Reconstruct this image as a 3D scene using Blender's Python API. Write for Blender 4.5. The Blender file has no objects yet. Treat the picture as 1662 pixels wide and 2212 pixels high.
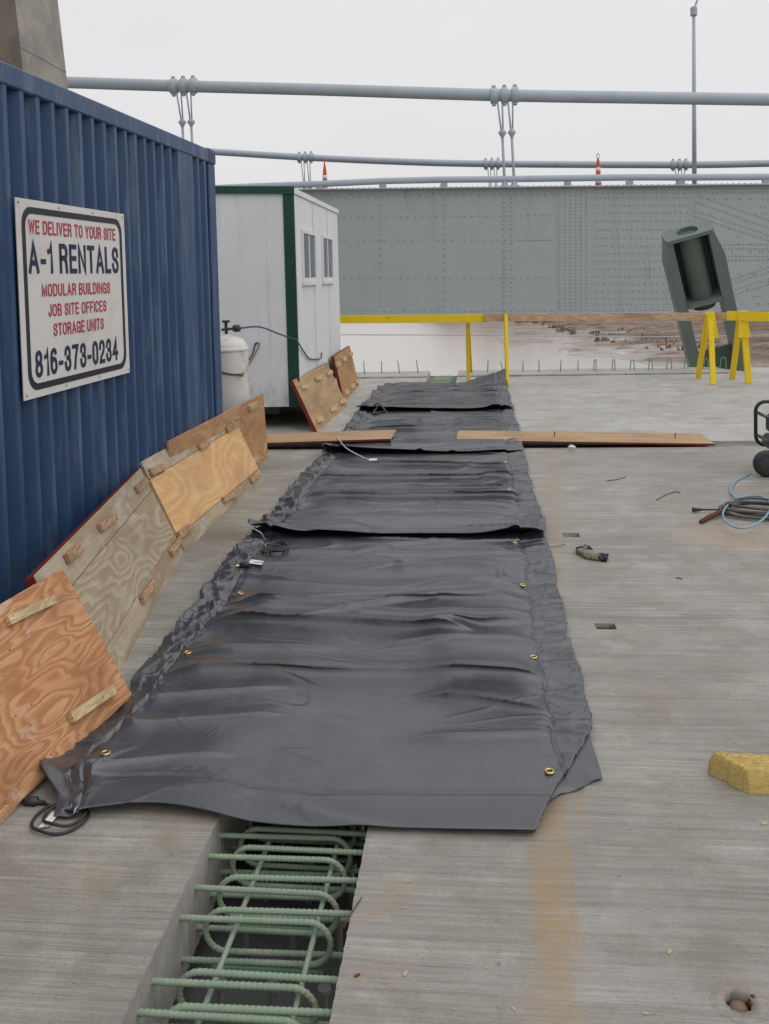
import bpy, math, random
import numpy as np
from mathutils import Vector, Matrix
R = math.radians
random.seed(7)
S = bpy.context.scene
C = S.collection

# ------------------------------------------------------------------ camera, sky, sun
EYE = 1.65
F = 2000.0; CX = 831.0; CY = 695.0          # focal length and principal point, on a 1662 x 2212 picture
def nrm(v):
    v = np.array(v, float); return v / np.linalg.norm(v)
wy = nrm((201, -105, F)); dn = nrm((1000, 39905, F)); dn = nrm(dn - wy * np.dot(dn, wy))
wz = -dn; wx = np.cross(wy, wz)
if wx[0] < 0: wx = -wx
M = np.column_stack((wx, wy, wz))            # world -> camera (x right, y down, z forward)
cam = bpy.data.cameras.new('camera'); co = bpy.data.objects.new('camera', cam); C.objects.link(co)
rt, up, fw = M[0], -M[1], M[2]
co.matrix_world = Matrix(((rt[0], up[0], -fw[0], 0), (rt[1], up[1], -fw[1], 0), (rt[2], up[2], -fw[2], EYE), (0, 0, 0, 1)))
cam.sensor_fit = 'VERTICAL'; cam.sensor_height = 24; cam.lens = F / 2212 * 24
cam.shift_y = -(1106 - CY) / 2212
cam.clip_start = 0.05; cam.clip_end = 20000
S.camera = co

def ray(px, py): return M.T @ np.array((px - CX, py - CY, F))
def G(px, py, z=0.0):                        # the point of the photo on a level plane
    d = ray(px, py); t = (z - EYE) / d[2]
    return Vector((d[0]*t, d[1]*t, z))
def D(px, py, Y):                            # the point of the photo at a distance Y
    d = ray(px, py); t = Y / d[1]
    return Vector((d[0]*t, Y, EYE + d[2]*t))

W = bpy.data.worlds.new('World'); S.world = W; W.use_nodes = True
nt = W.node_tree; N = nt.nodes; L = nt.links; N.clear()
out = N.new('ShaderNodeOutputWorld'); bg = N.new('ShaderNodeBackground'); bg2 = N.new('ShaderNodeBackground')
sky = N.new('ShaderNodeTexSky'); sky.sky_type = 'NISHITA'; sky.sun_disc = False
SUN_EL, SUN_AZ = R(55), R(108)
sky.sun_elevation = SUN_EL; sky.sun_rotation = SUN_AZ; sky.air_density = 1.5; sky.dust_density = 4
bg.inputs[1].default_value = 0.06
L.new(sky.outputs[0], bg.inputs[0])
tc = N.new('ShaderNodeTexCoord'); sep = N.new('ShaderNodeSeparateXYZ'); L.new(tc.outputs['Generated'], sep.inputs[0])
mr = N.new('ShaderNodeMapRange'); L.new(sep.outputs[2], mr.inputs[0])
mr.inputs[1].default_value = 0.0; mr.inputs[2].default_value = 0.9; mr.inputs[3].default_value = 0.80; mr.inputs[4].default_value = 0.93
nz = N.new('ShaderNodeTexNoise'); nz.inputs['Scale'].default_value = 2.2; nz.inputs['Detail'].default_value = 4
mp = N.new('ShaderNodeMapping'); mp.inputs['Scale'].default_value = (1, 1, 3); L.new(tc.outputs['Generated'], mp.inputs[0]); L.new(mp.outputs[0], nz.inputs['Vector'])
mr2 = N.new('ShaderNodeMapRange'); L.new(nz.outputs[0], mr2.inputs[0]); mr2.inputs[3].default_value = 0.93; mr2.inputs[4].default_value = 1.07
mu = N.new('ShaderNodeMath'); mu.operation = 'MULTIPLY'; L.new(mr.outputs[0], mu.inputs[0]); L.new(mr2.outputs[0], mu.inputs[1])
bg2.inputs[0].default_value = (1.0, 0.985, 1.0, 1); L.new(mu.outputs[0], bg2.inputs[1])
mx = N.new('ShaderNodeMixShader'); mx.inputs[0].default_value = 0.94
L.new(bg.outputs[0], mx.inputs[1]); L.new(bg2.outputs[0], mx.inputs[2]); L.new(mx.outputs[0], out.inputs[0])
sl = bpy.data.lights.new('sun', 'SUN'); so = bpy.data.objects.new('sun', sl); C.objects.link(so)
sl.energy = 1.0; sl.angle = R(85); sl.color = (1, 0.97, 0.93)
sd = Vector((math.sin(SUN_AZ)*math.cos(SUN_EL), math.cos(SUN_AZ)*math.cos(SUN_EL), math.sin(SUN_EL)))
so.rotation_euler = sd.to_track_quat('Z', 'Y').to_euler(); so.location = sd*30
S.view_settings.view_transform = 'Standard'; S.view_settings.look = 'None'
S.view_settings.exposure = 0.0; S.view_settings.gamma = 1; S.view_settings.use_curve_mapping = False

# ------------------------------------------------------------------ materials
def srgb(r, g, b):
    f = lambda c: (c/255/12.92) if c/255 <= .04045 else ((c/255+.055)/1.055)**2.4
    return (f(r), f(g), f(b), 1)
class MT:
    def __init__(s, name, rough=.6, spec=.5, metal=0):
        s.m = bpy.data.materials.new(name); s.m.use_nodes = True
        s.t = s.m.node_tree; s.N = s.t.nodes; s.L = s.t.links
        s.p = s.N['Principled BSDF']; s.p.inputs['Roughness'].default_value = rough
        s.p.inputs['Specular IOR Level'].default_value = spec; s.p.inputs['Metallic'].default_value = metal
        s.tc = s.N.new('ShaderNodeTexCoord')
        s.co = s.tc.outputs['Object']
    def lk(s, a, b): s.L.new(a, b)
    def inp(s, sock, v):
        if hasattr(v, 'is_linked') or isinstance(v, bpy.types.NodeSocket): s.L.new(v, sock)
        else: sock.default_value = v
    def map(s, scale=(1, 1, 1), loc=(0, 0, 0), rot=(0, 0, 0), src=None):
        n = s.N.new('ShaderNodeMapping'); s.L.new(src or s.co, n.inputs[0])
        n.inputs['Scale'].default_value = scale; n.inputs['Location'].default_value = loc; n.inputs['Rotation'].default_value = rot
        return n.outputs[0]
    def noise(s, scale=5, detail=4, rough=.55, vec=None, dist=0):
        n = s.N.new('ShaderNodeTexNoise'); s.L.new(vec or s.co, n.inputs['Vector'])
        n.inputs['Scale'].default_value = scale; n.inputs['Detail'].default_value = detail
        n.inputs['Roughness'].default_value = rough; n.inputs['Distortion'].default_value = dist
        return n.outputs[0]
    def vor(s, scale=5, vec=None, feat='F1'):
        n = s.N.new('ShaderNodeTexVoronoi'); s.L.new(vec or s.co, n.inputs['Vector']); n.inputs['Scale'].default_value = scale; n.feature = feat
        return n.outputs['Distance']
    def ramp(s, f, stops, interp='LINEAR'):
        n = s.N.new('ShaderNodeValToRGB'); s.L.new(f, n.inputs[0]); e = n.color_ramp; e.interpolation = interp
        while len(e.elements) < len(stops): e.elements.new(.5)
        for q, (p, c) in zip(e.elements, stops):
            q.position = p; q.color = c if len(c) == 4 else (*c, 1)
        return n.outputs[0]
    def mask(s, f, a, b):
        n = s.N.new('ShaderNodeMapRange'); s.L.new(f, n.inputs[0]); n.inputs[1].default_value = a; n.inputs[2].default_value = b
        n.interpolation_type = 'SMOOTHSTEP'
        return n.outputs[0]
    def rng(s, f, a, b, c, d):
        n = s.N.new('ShaderNodeMapRange'); s.L.new(f, n.inputs[0])
        for i, v in enumerate((a, b, c, d)): n.inputs[i+1].default_value = v
        return n.outputs[0]
    def mix(s, f, a, b, mode='MIX'):
        n = s.N.new('ShaderNodeMix'); n.data_type = 'RGBA'; n.blend_type = mode; n.clamp_result = False
        s.inp(n.inputs[0], f); s.inp(n.inputs[6], a); s.inp(n.inputs[7], b)
        return n.outputs[2]
    def math(s, op, a, b=0.0, c=0.0):
        n = s.N.new('ShaderNodeMath'); n.operation = op; s.inp(n.inputs[0], a); s.inp(n.inputs[1], b)
        if op in ('MULTIPLY_ADD',): s.inp(n.inputs[2], c)
        return n.outputs[0]
    def xyz(s, src=None):
        n = s.N.new('ShaderNodeSeparateXYZ'); s.L.new(src or s.co, n.inputs[0]); return n.outputs
    def col(s, c): s.inp(s.p.inputs['Base Color'], c)
    def rough(s, c): s.inp(s.p.inputs['Roughness'], c)
    def bump(s, h, strength=.3, dist=.01):
        n = s.N.new('ShaderNodeBump'); s.L.new(h, n.inputs['Height']); n.inputs['Strength'].default_value = strength; n.inputs['Distance'].default_value = dist
        s.L.new(n.outputs[0], s.p.inputs['Normal'])

def simple(name, c, rough=.5, spec=.5, metal=0, var=.18, vs=9, dirt=None, bump=.0):
    t = MT(name, rough, spec, metal)
    n = t.noise(vs, 5, .6)
    c2 = tuple(x*(1-var) for x in c[:3]) + (1,); c1 = tuple(min(1, x*(1+var)) for x in c[:3]) + (1,)
    k = t.mix(n, c2, c1)
    if dirt: k = t.mix(t.mask(t.noise(vs*.6, 6, .65), .52, .72), k, dirt)
    t.col(k)
    if bump: t.bump(t.noise(vs*6, 4), bump, .004)
    return t.m

def concrete(name, base, dark, light, stain=True, broom=True):
    t = MT(name, .72, .4)
    big = t.noise(.9, 6, .6, dist=.4); mid = t.noise(5, 6, .65)
    k = t.mix(t.mask(big, .35, .68), dark, base)
    k = t.mix(t.math('MULTIPLY', t.mask(mid, .45, .75), .55), k, light)
    if broom:
        wob = t.math('MULTIPLY', t.noise(1.6, 3), .022)
        X = t.xyz(); cb = t.N.new('ShaderNodeCombineXYZ')
        t.lk(X[0], cb.inputs[0]); t.lk(t.math('ADD', X[1], wob), cb.inputs[1]); t.lk(X[2], cb.inputs[2])
        s1 = t.noise(1, 5, .7, t.map((2.2, 170, 1), src=cb.outputs[0]))
        s2 = t.noise(1, 3, .6, t.map((4, 420, 1), (3, 1, 0), src=cb.outputs[0]))
        s3 = t.noise(1, 4, .65, t.map((.35, 9, 1), (7, 1, 0), src=cb.outputs[0]))
        k = t.mix(t.rng(s3, .38, .62, 0, .6), k, dark)
        st = t.math('ADD', t.math('MULTIPLY', s1, .6), t.math('MULTIPLY', s2, .4))
        s4 = t.noise(1, 4, .75, t.map((.9, 46, 1), (2, 8, 0), src=cb.outputs[0]))
        k = t.mix(1.0, k, t.ramp(s4, [(.34, (.80, .80, .80)), (.5, (1, 1, 1)), (.64, (1.13, 1.13, 1.12))]), 'MULTIPLY')
        s5 = t.noise(1, 2, .5, t.map((.25, 13, 1), (5, 4, 0), src=cb.outputs[0]))
        k = t.mix(t.math('MULTIPLY', t.mask(s5, .66, .70), .5), k, srgb(112, 110, 108))
        gm = t.rng(t.noise(1.3, 4, .6, t.map((1, 1, 1), (5, 2, 0))), .35, .65, .45, 1)
        k = t.mix(gm, k, t.mix(1.0, k, t.ramp(st, [(.36, (.55, .55, .56)), (.46, (.92, .92, .92)), (.55, (1.06, 1.06, 1.05)), (.68, (1.36, 1.35, 1.32))]), 'MULTIPLY'))
        # mottled cement paste, warm and cold
        k = t.mix(t.math('MULTIPLY', t.mask(t.noise(3.2, 7, .72, t.map((1, 1.4, 1), (8, 3, 0))), .47, .66), .42), k, srgb(116, 109, 95))
        k = t.mix(t.math('MULTIPLY', t.mask(t.noise(1.7, 6, .68, t.map((1, 1.2, 1), (1, 13, 0))), .50, .72), .32), k, srgb(176, 176, 172))
        cr = t.vor(.9, t.map((1, 1, 1), (3, 3, 0)), 'DISTANCE_TO_EDGE')
        # pale laitance scratches running with the broom
        k = t.mix(t.math('MULTIPLY', t.mask(t.noise(1, 4, .6, t.map((.8, 42, 1), (11, 5, 0), src=cb.outputs[0])), .6, .72), .45), k, light)
    k = t.mix(1.0, k, t.ramp(t.noise(85, 3, .7, t.map((1, 1.8, 1))), [(.3, (.86, .86, .85)), (.5, (1, 1, 1)), (.7, (1.12, 1.12, 1.12))]), 'MULTIPLY')
    # dark and rusty freckles
    k = t.mix(t.math('MULTIPLY', t.mask(t.noise(38, 3, .5, t.map((1, 1.6, 1))), .66, .74), .6), k, (.10, .085, .07, 1))
    k = t.mix(t.math('MULTIPLY', t.mask(t.noise(1, 6, .75, t.map((5, 11, 1), (2, 7, 0))), .54, .70), .35), k, srgb(118, 112, 106))
    k = t.mix(t.math('MULTIPLY', t.mask(t.noise(2.6, 6, .7, t.map((1, 1, 1), (5, 9, 0))), .56, .72), .5), k, srgb(150, 126, 98))
    if stain:
        X = t.xyz()
        cxn = t.math('ADD', t.math('MULTIPLY_ADD', X[1], .085, -.045), t.math('MULTIPLY', t.math('SUBTRACT', t.noise(3.0, 4, .7), .5), .16))
        d = t.math('ABSOLUTE', t.math('SUBTRACT', X[0], cxn))
        wdt = t.math('MULTIPLY', t.mask(t.noise(1.4, 4, .6, t.map((.8, 1, 1), (2, 4, 0))), .3, .62), 1)
        mk = t.math('SUBTRACT', 1.0, t.mask(t.math('ADD', d, t.math('MULTIPLY', t.math('SUBTRACT', .62, t.noise(1, 3, .6, t.map((26, 1.2, 1), (4, 1, 0)))), .22)), .03, .13))
        mk = t.math('MULTIPLY', mk, t.rng(t.noise(1, 5, .75, t.map((9, 60, 1))), .34, .6, .25, 1.0))
        mk = t.math('MULTIPLY', mk, t.rng(t.noise(3, 5, .7, t.map((1.5, .6, 1), (3, 1, 0))), .32, .55, .35, 1))
        mk = t.math('MULTIPLY', mk, t.math('MULTIPLY', t.rng(X[1], 2.2, 7, 1.0, .30), t.rng(X[1], 1.9, 2.35, .45, 1.0)))
        k = t.mix(t.math('MULTIPLY', mk, .9), k, srgb(154, 126, 84))
    if stain:
        for (px, py, rad, am, cc) in ((1600, 2160, .07, .35, srgb(116, 94, 78)), (1590, 1158, .5, .35, srgb(164, 134, 104)), (480, 1156, .28, .8, srgb(112, 100, 84))):
            g_ = G(px, py); vm = t.N.new('ShaderNodeVectorMath'); vm.operation = 'DISTANCE'; t.lk(t.co, vm.inputs[0]); vm.inputs[1].default_value = (g_.x, g_.y, 0)
            dd = t.math('ADD', vm.outputs['Value'], t.math('MULTIPLY', t.math('SUBTRACT', t.noise(14, 4, .7), .5), rad*1.1))
            k = t.mix(t.math('MULTIPLY', t.math('SUBTRACT', 1.0, t.mask(dd, rad*.2, rad)), am), k, cc)
    t.col(k)
    t.rough(t.rng(mid, .3, .7, .48, .72)); t.p.inputs['Specular IOR Level'].default_value = .6
    h = t.noise(60, 5, .7)
    if broom: h = t.math('ADD', t.math('MULTIPLY', st, 1.0), t.math('MULTIPLY', h, .8))
    t.bump(h, .45, .004)
    return t.m

def plywood(name, light, dark, bands=9, sc=(.55, 1.9), off=(0, 0, 0), sharp=.5, stain=None, stains=.0, dirt=(.12, .10, .08, 1)):
    t = MT(name, .62, .35)
    v = t.map((sc[0], sc[1], 1), off)
    n = t.noise(1.7, 1.6, .45, v, .25)
    wig = t.math('MULTIPLY', t.noise(26, 3, .6, t.map((.35, 2.2, 1), off)), .035)
    fr = t.math('FRACT', t.math('MULTIPLY', t.math('ADD', n, wig), bands))
    g = t.ramp(fr, [(0, (0, 0, 0)), (sharp*.5, (.15, .15, .15)), (sharp, (.9, .9, .9)), (.86, (1, 1, 1)), (1, (0, 0, 0))])
    k = t.mix(g, light, dark)
    fib = t.noise(1, 4, .7, t.map((3, 130, 1), off))
    k = t.mix(1.0, k, t.ramp(fib, [(.3, (.78, .77, .75)), (.5, (1, 1, 1)), (.7, (1.16, 1.16, 1.16))]), 'MULTIPLY')
    k = t.mix(t.math('MULTIPLY', t.mask(t.noise(1.8, 6, .65, t.map((1, 1.5, 1), (off[0]+3, off[1]+8, 0))), .46, .7), .6), k, dirt)
    if stain: k = t.mix(t.math('MULTIPLY', t.mask(t.noise(2.4, 5, .65, t.map((.8, 1.6, 1), (off[0]+13, off[1]+2, 0))), .5, .7), stains), k, stain)
    k = t.mix(t.mask(t.noise(34, 3, .5, t.map((1, 2, 1), off)), .69, .73), k, (.05, .04, .03, 1))
    k = t.mix(t.math('MULTIPLY', t.mask(t.noise(9, 7, .75, t.map((1, 1.3, 1), (off[0]+5, off[1]+1, 0))), .55, .70), .4), k, dirt)
    k = t.mix(t.math('MULTIPLY', t.mask(t.noise(5, 5, .7, t.map((1, 1, 1), (off[0]+1, off[1]+6, 0))), .60, .68), .45), k, srgb(188, 180, 168))
    t.col(k); t.bump(fib, .25, .003)
    return t.m

m_deck = concrete('deck_concrete', srgb(156, 154, 147), srgb(132, 130, 123), srgb(178, 177, 171))
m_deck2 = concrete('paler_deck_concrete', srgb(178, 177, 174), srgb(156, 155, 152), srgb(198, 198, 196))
m_slab = concrete('slab_edge_concrete', srgb(168, 165, 160), srgb(140, 138, 134), srgb(192, 189, 184), False, False)
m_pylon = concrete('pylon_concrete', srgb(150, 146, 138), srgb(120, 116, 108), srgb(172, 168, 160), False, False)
m_pylon2 = concrete('brown_pylon_concrete', srgb(112, 102, 90), srgb(88, 80, 70), srgb(132, 122, 108), False, False)
m_strip = concrete('joint_concrete', srgb(112, 112, 110), srgb(98, 98, 97), srgb(126, 126, 124), False, True)

def paint_blue():
    t = MT('blue_container_paint', .42, .4)
    n = t.noise(3.5, 5, .6, t.map((1, 1, .5)))
    k = t.mix(n, srgb(36, 60, 98), srgb(56, 84, 120))
    k = t.mix(t.math('MULTIPLY', t.mask(t.noise(1, 6, .7, t.map((10, 10, 1.1))), .47, .70), .55), k, srgb(104, 122, 144))
    k = t.mix(t.math('MULTIPLY', t.mask(t.noise(1, 7, .75, t.map((14, 14, .7), (9, 1, 3))), .58, .72), .6), k, srgb(70, 62, 60))
    k = t.mix(t.mask(t.noise(7, 7, .75, t.map((1, 1, .55), (4, 0, 2))), .685, .72), k, srgb(88, 56, 38))
    t.col(k); t.rough(t.rng(n, .3, .7, .34, .6)); t.bump(t.noise(4, 3), .25, .01)
    return t.m
m_blue = paint_blue()

def paint_steel(name, c, dk, streak=.5, rust=True):
    t = MT(name, .55, .4)
    n = t.noise(2.2, 6, .65)
    k = t.mix(n, dk, c)
    s = t.noise(1, 5, .7, t.map((2.4, 2.4, .16)))
    k = t.mix(t.math('MULTIPLY', t.mask(s, .5, .72), streak), k, tuple(x*.75 for x in dk[:3]) + (1,))
    if rust:
        s2 = t.noise(1, 5, .75, t.map((2.0, 2.0, .22), (3, 7, 1)))
        k = t.mix(t.math('MULTIPLY', t.mask(s2, .60, .72), .55), k, srgb(126, 100, 70))
    t.col(k); t.bump(t.noise(1.2, 3), .15, .03)
    return t.m
m_girder = paint_steel('grey_bridge_paint', srgb(166, 172, 173), srgb(155, 161, 163), .3)
m_cable = paint_steel('pale_cable_paint', srgb(176, 185, 194), srgb(158, 168, 178), .25, False)
m_anchor = paint_steel('green_grey_primer', srgb(112, 124, 119), srgb(94, 106, 101), .35, False)
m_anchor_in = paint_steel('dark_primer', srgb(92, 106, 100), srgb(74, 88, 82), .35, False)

def mat_sheet():
    t = MT('black_vinyl', .30, 1.0)
    n = t.noise(2.4, 5, .6)
    k = t.mix(n, (.033, .037, .045, 1), (.053, .058, .069, 1))
    k = t.mix(t.math('MULTIPLY', t.mask(t.noise(5, 7, .7, t.map((1, 1, 1), (3, 3, 0))), .55, .72), .4), k, (.10, .095, .09, 1))
    t.col(k); t.rough(t.rng(t.noise(7, 5, .65), .3, .7, .27, .36))
    h = t.math('ADD', t.math('MULTIPLY', t.noise(11, 4, .55, dist=1.2), 1.0), t.math('MULTIPLY', t.noise(260, 2, .5), .05))
    t.bump(t.math('ADD', h, t.math('MULTIPLY', t.vor(9, t.map((.7, 1.6, 1)), 'SMOOTH_F1'), .5)), .14, .012)
    return t.m
m_mat = mat_sheet()

def white_wall():
    t = MT('white_painted_wood', .6, .35)
    n = t.noise(1.8, 6, .6)
    k = t.mix(n, srgb(204, 207, 211), srgb(224, 226, 228))
    s = t.noise(1, 6, .75, t.map((9, 9, .5)))
    k = t.mix(t.math('MULTIPLY', t.mask(s, .52, .75), .45), k, srgb(160, 160, 158))
    k = t.mix(t.mask(t.noise(9, 6, .8, t.map((1, 1, .4), (2, 2, 5))), .70, .73), k, srgb(96, 90, 84))
    z = t.xyz()[2]
    low = t.math('MULTIPLY', t.math('SUBTRACT', 1.0, t.mask(z, .25, .75)), t.mask(t.noise(6, 6, .7), .4, .65))
    k = t.mix(t.math('MULTIPLY', low, .5), k, srgb(140, 134, 124))
    t.col(k); t.bump(t.noise(1, 4, .6, t.map((25, 25, 1.2))), .15, .004)
    return t.m
m_white = white_wall()
m_dirtw = simple('weathered_white_seam', srgb(176, 178, 178), .6, .3, var=.2, vs=12, dirt=srgb(110, 106, 100))
m_tank = simple('dirty_white_tank', srgb(205, 203, 198), .5, .4, var=.06, vs=5, dirt=srgb(140, 132, 122), bump=.1)
m_green = simple('dark_green_trim', srgb(16, 62, 50), .45, .45, var=.25, vs=6)
def yellow():
    t = MT('yellow_painted_wood', .6, .35)
    k = t.mix(t.noise(6, 5, .65), srgb(222, 190, 14), srgb(236, 208, 40))
    g = t.noise(1, 5, .75, t.map((60, 60, 2.5)))
    k = t.mix(t.math('MULTIPLY', t.mask(g, .5, .7), .4), k, srgb(176, 146, 30))
    k = t.mix(t.math('MULTIPLY', t.mask(t.noise(11, 6, .75), .60, .68), .8), k, srgb(150, 122, 84))
    t.col(k); t.bump(g, .3, .003)
    return t.m
m_yellow = yellow()
m_rebar = simple('green_epoxy_bar', srgb(132, 151, 130), .6, .4, var=.18, vs=22, dirt=srgb(162, 158, 140))
m_rebar_d = simple('green_epoxy_bar_far', srgb(104, 142, 116), .5, .4, var=.14, vs=10)
m_dark = simple('dark_steel', (.03, .032, .035, 1), .5, .5, var=.3)
m_rust = simple('rusty_steel', srgb(96, 62, 42), .8, .2, var=.4, vs=40, dirt=srgb(60, 40, 30))
m_flange = simple('primed_flange', srgb(96, 99, 99), .6, .4, var=.2, vs=7, dirt=srgb(90, 86, 80))
m_stud = simple('stud_steel', srgb(120, 118, 116), .5, .5, var=.15)
m_black = simple('black_rubber', (.018, .018, .02, 1), .42, .5, var=.3, vs=20)
m_frame = simple('black_tube_paint', (.02, .022, .026, 1), .3, .5, var=.2)
m_blueh = simple('blue_air_hose', srgb(112, 156, 182), .35, .5, var=.08, vs=12)
m_cord = simple('grey_cable_sheath', srgb(86, 84, 82), .6, .4, var=.35, vs=22)
m_orange = simple('orange_plastic', srgb(228, 74, 40), .45, .4, var=.08)
m_band = simple('white_band', srgb(222, 220, 216), .4, .4, var=.05)
m_brass = simple('brass_ring', (.62, .47, .2, 1), .28, .5, 1, var=.1)
m_tag = simple('white_paper_tag', srgb(215, 217, 220), .6, .3, var=.04)
m_twine = simple('white_twine', srgb(190, 192, 196), .8, .3, var=.1)
m_glass = MT('dark_window_glass', .12, .6); m_glass.col(srgb(92, 102, 112)); m_glass = m_glass.m
m_redh = simple('red_painted_edge', srgb(112, 42, 34), .7, .3, var=.3, vs=16, dirt=srgb(92, 62, 50))
m_signw = simple('white_sign_face', srgb(206, 204, 202), .45, .4, var=.05, vs=3, dirt=srgb(188, 182, 176))
m_signk = simple('black_sign_ink', srgb(30, 34, 42), .45, .4, var=.25, vs=5)
m_signn = simple('navy_sign_ink', srgb(22, 36, 66), .45, .4, var=.1, vs=5)
m_signr = simple('red_sign_ink', srgb(176, 44, 62), .45, .4, var=.1, vs=5)
m_glove = simple('grubby_glove_cloth', srgb(136, 132, 112), .85, .2, var=.25, vs=30, dirt=srgb(56, 60, 70), bump=.5)
m_gloved = simple('dark_glove_cloth', srgb(52, 58, 70), .85, .2, var=.25, vs=30, bump=.4)
m_chip = simple('pale_wood_chip', srgb(180, 164, 132), .8, .2, var=.15)
m_pebble = simple('pebble', srgb(120, 104, 90), .8, .2, var=.2, vs=40)
m_wool = None
def wool():
    t = MT('yellow_mineral_wool', .95, .1)
    f = t.noise(1, 5, .75, t.map((14, 120, 120), rot=(0, 0, .1))); g = t.noise(1, 4, .8, t.map((60, 240, 90)))
    k = t.mix(t.mask(f, .3, .7), srgb(176, 148, 84), srgb(226, 204, 138))
    k = t.mix(t.mask(g, .4, .65), k, srgb(206, 180, 112))
    t.col(k); t.bump(t.math('ADD', f, g), .8, .008)
    return t.m
m_wool = wool()

p_orange = plywood('orange_plywood', srgb(190, 146, 104), srgb(164, 114, 76), 12, (1.5, 5.0), (2.3, 1.1, 0), .6, srgb(170, 100, 62), .4, srgb(128, 84, 56))
p_grey = plywood('weathered_grey_plywood', srgb(174, 160, 138), srgb(152, 136, 113), 15, (.6, 2.2), (5.1, 3.4, 0), .5, srgb(140, 138, 130), .4, srgb(132, 120, 102))
p_grey2 = plywood('weathered_strip_plywood', srgb(166, 152, 130), srgb(146, 128, 102), 5, (.5, 2.5), (9.1, 1.4, 0), .5, srgb(190, 186, 174), .5, srgb(122, 112, 98))
p_gold = plywood('golden_plywood', srgb(208, 172, 124), srgb(200, 158, 108), 15, (.4, 1.2), (1.7, 7.7, 0), .45, srgb(206, 130, 96), .55, srgb(164, 132, 100))
p_brown = plywood('brown_plywood', srgb(182, 144, 104), srgb(166, 124, 84), 13, (.6, 2.0), (8.8, 4.4, 0), .5, srgb(150, 118, 92), .5, srgb(122, 98, 78))
p_tan = plywood('tan_plywood', srgb(176, 148, 112), srgb(162, 132, 98), 5, (.3, 2.6), (3.3, 9.2, 0), .5, srgb(150, 122, 92), .5, srgb(128, 106, 82))
p_cleat = plywood('pale_pine', srgb(206, 184, 142), srgb(178, 150, 106), 9, (2, 14), (3, 2, 0), .5, srgb(180, 150, 110), .3, srgb(140, 126, 104))
p_cleat2 = plywood('brown_pine', srgb(176, 146, 114), srgb(146, 114, 84), 9, (2, 14), (1, 2, 0), .5, srgb(150, 120, 90), .3, srgb(110, 90, 72))
p_rail = plywood('bare_lumber', srgb(200, 172, 142), srgb(176, 142, 112), 9, (.6, 10), (4, 4, 0), .5, srgb(120, 84, 60), .4, srgb(136, 108, 86))

def water_mat():
    t = MT('muddy_water', .09, .6)
    t.col(t.mix(t.noise(.02, 4), srgb(160, 154, 146), srgb(186, 181, 174)))
    t.p.inputs['IOR'].default_value = 1.33
    h = t.noise(1, 5, .6, t.map((.3, 1.1, 1)))
    t.bump(h, .16, .3)
    return t.m
m_hose = simple('blue_black_hose', srgb(66, 80, 102), .4, .5, var=.1)
m_water = water_mat()
def bank_mat():
    t = MT('river_mud', .85, .3)
    a = t.noise(.07, 7, .65); b = t.noise(.5, 6, .7, t.map((.6, 1.4, 1)))
    k = t.mix(t.mask(a, .38, .62), srgb(104, 90, 78), srgb(146, 132, 118))
    k = t.mix(t.mask(b, .42, .62), k, srgb(88, 70, 58))
    k = t.mix(t.mask(t.noise(2.2, 5, .7), .6, .7), k, srgb(176, 160, 142))
    z = t.xyz()[2]; wet = t.math('SUBTRACT', 1.0, t.mask(t.math('ADD', z, t.math('MULTIPLY', t.math('SUBTRACT', t.noise(.12, 5, .65, t.map((.5, 1.6, 1))), .5), 1.5)), -11.95, -11.45))
    t.rough(t.rng(wet, 0, 1, .85, .22)); t.lk(t.rng(wet, 0, 1, .3, .9), t.p.inputs['Specular IOR Level'])
    t.col(k); t.bump(t.math('MULTIPLY', t.noise(1.5, 6, .7), t.math('SUBTRACT', 1.05, wet)), .8, .3)
    return t.m
m_bank = bank_mat()
m_asph = simple('old_asphalt', (.06, .06, .06, 1), .85, .3, var=.2, vs=3)

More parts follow.
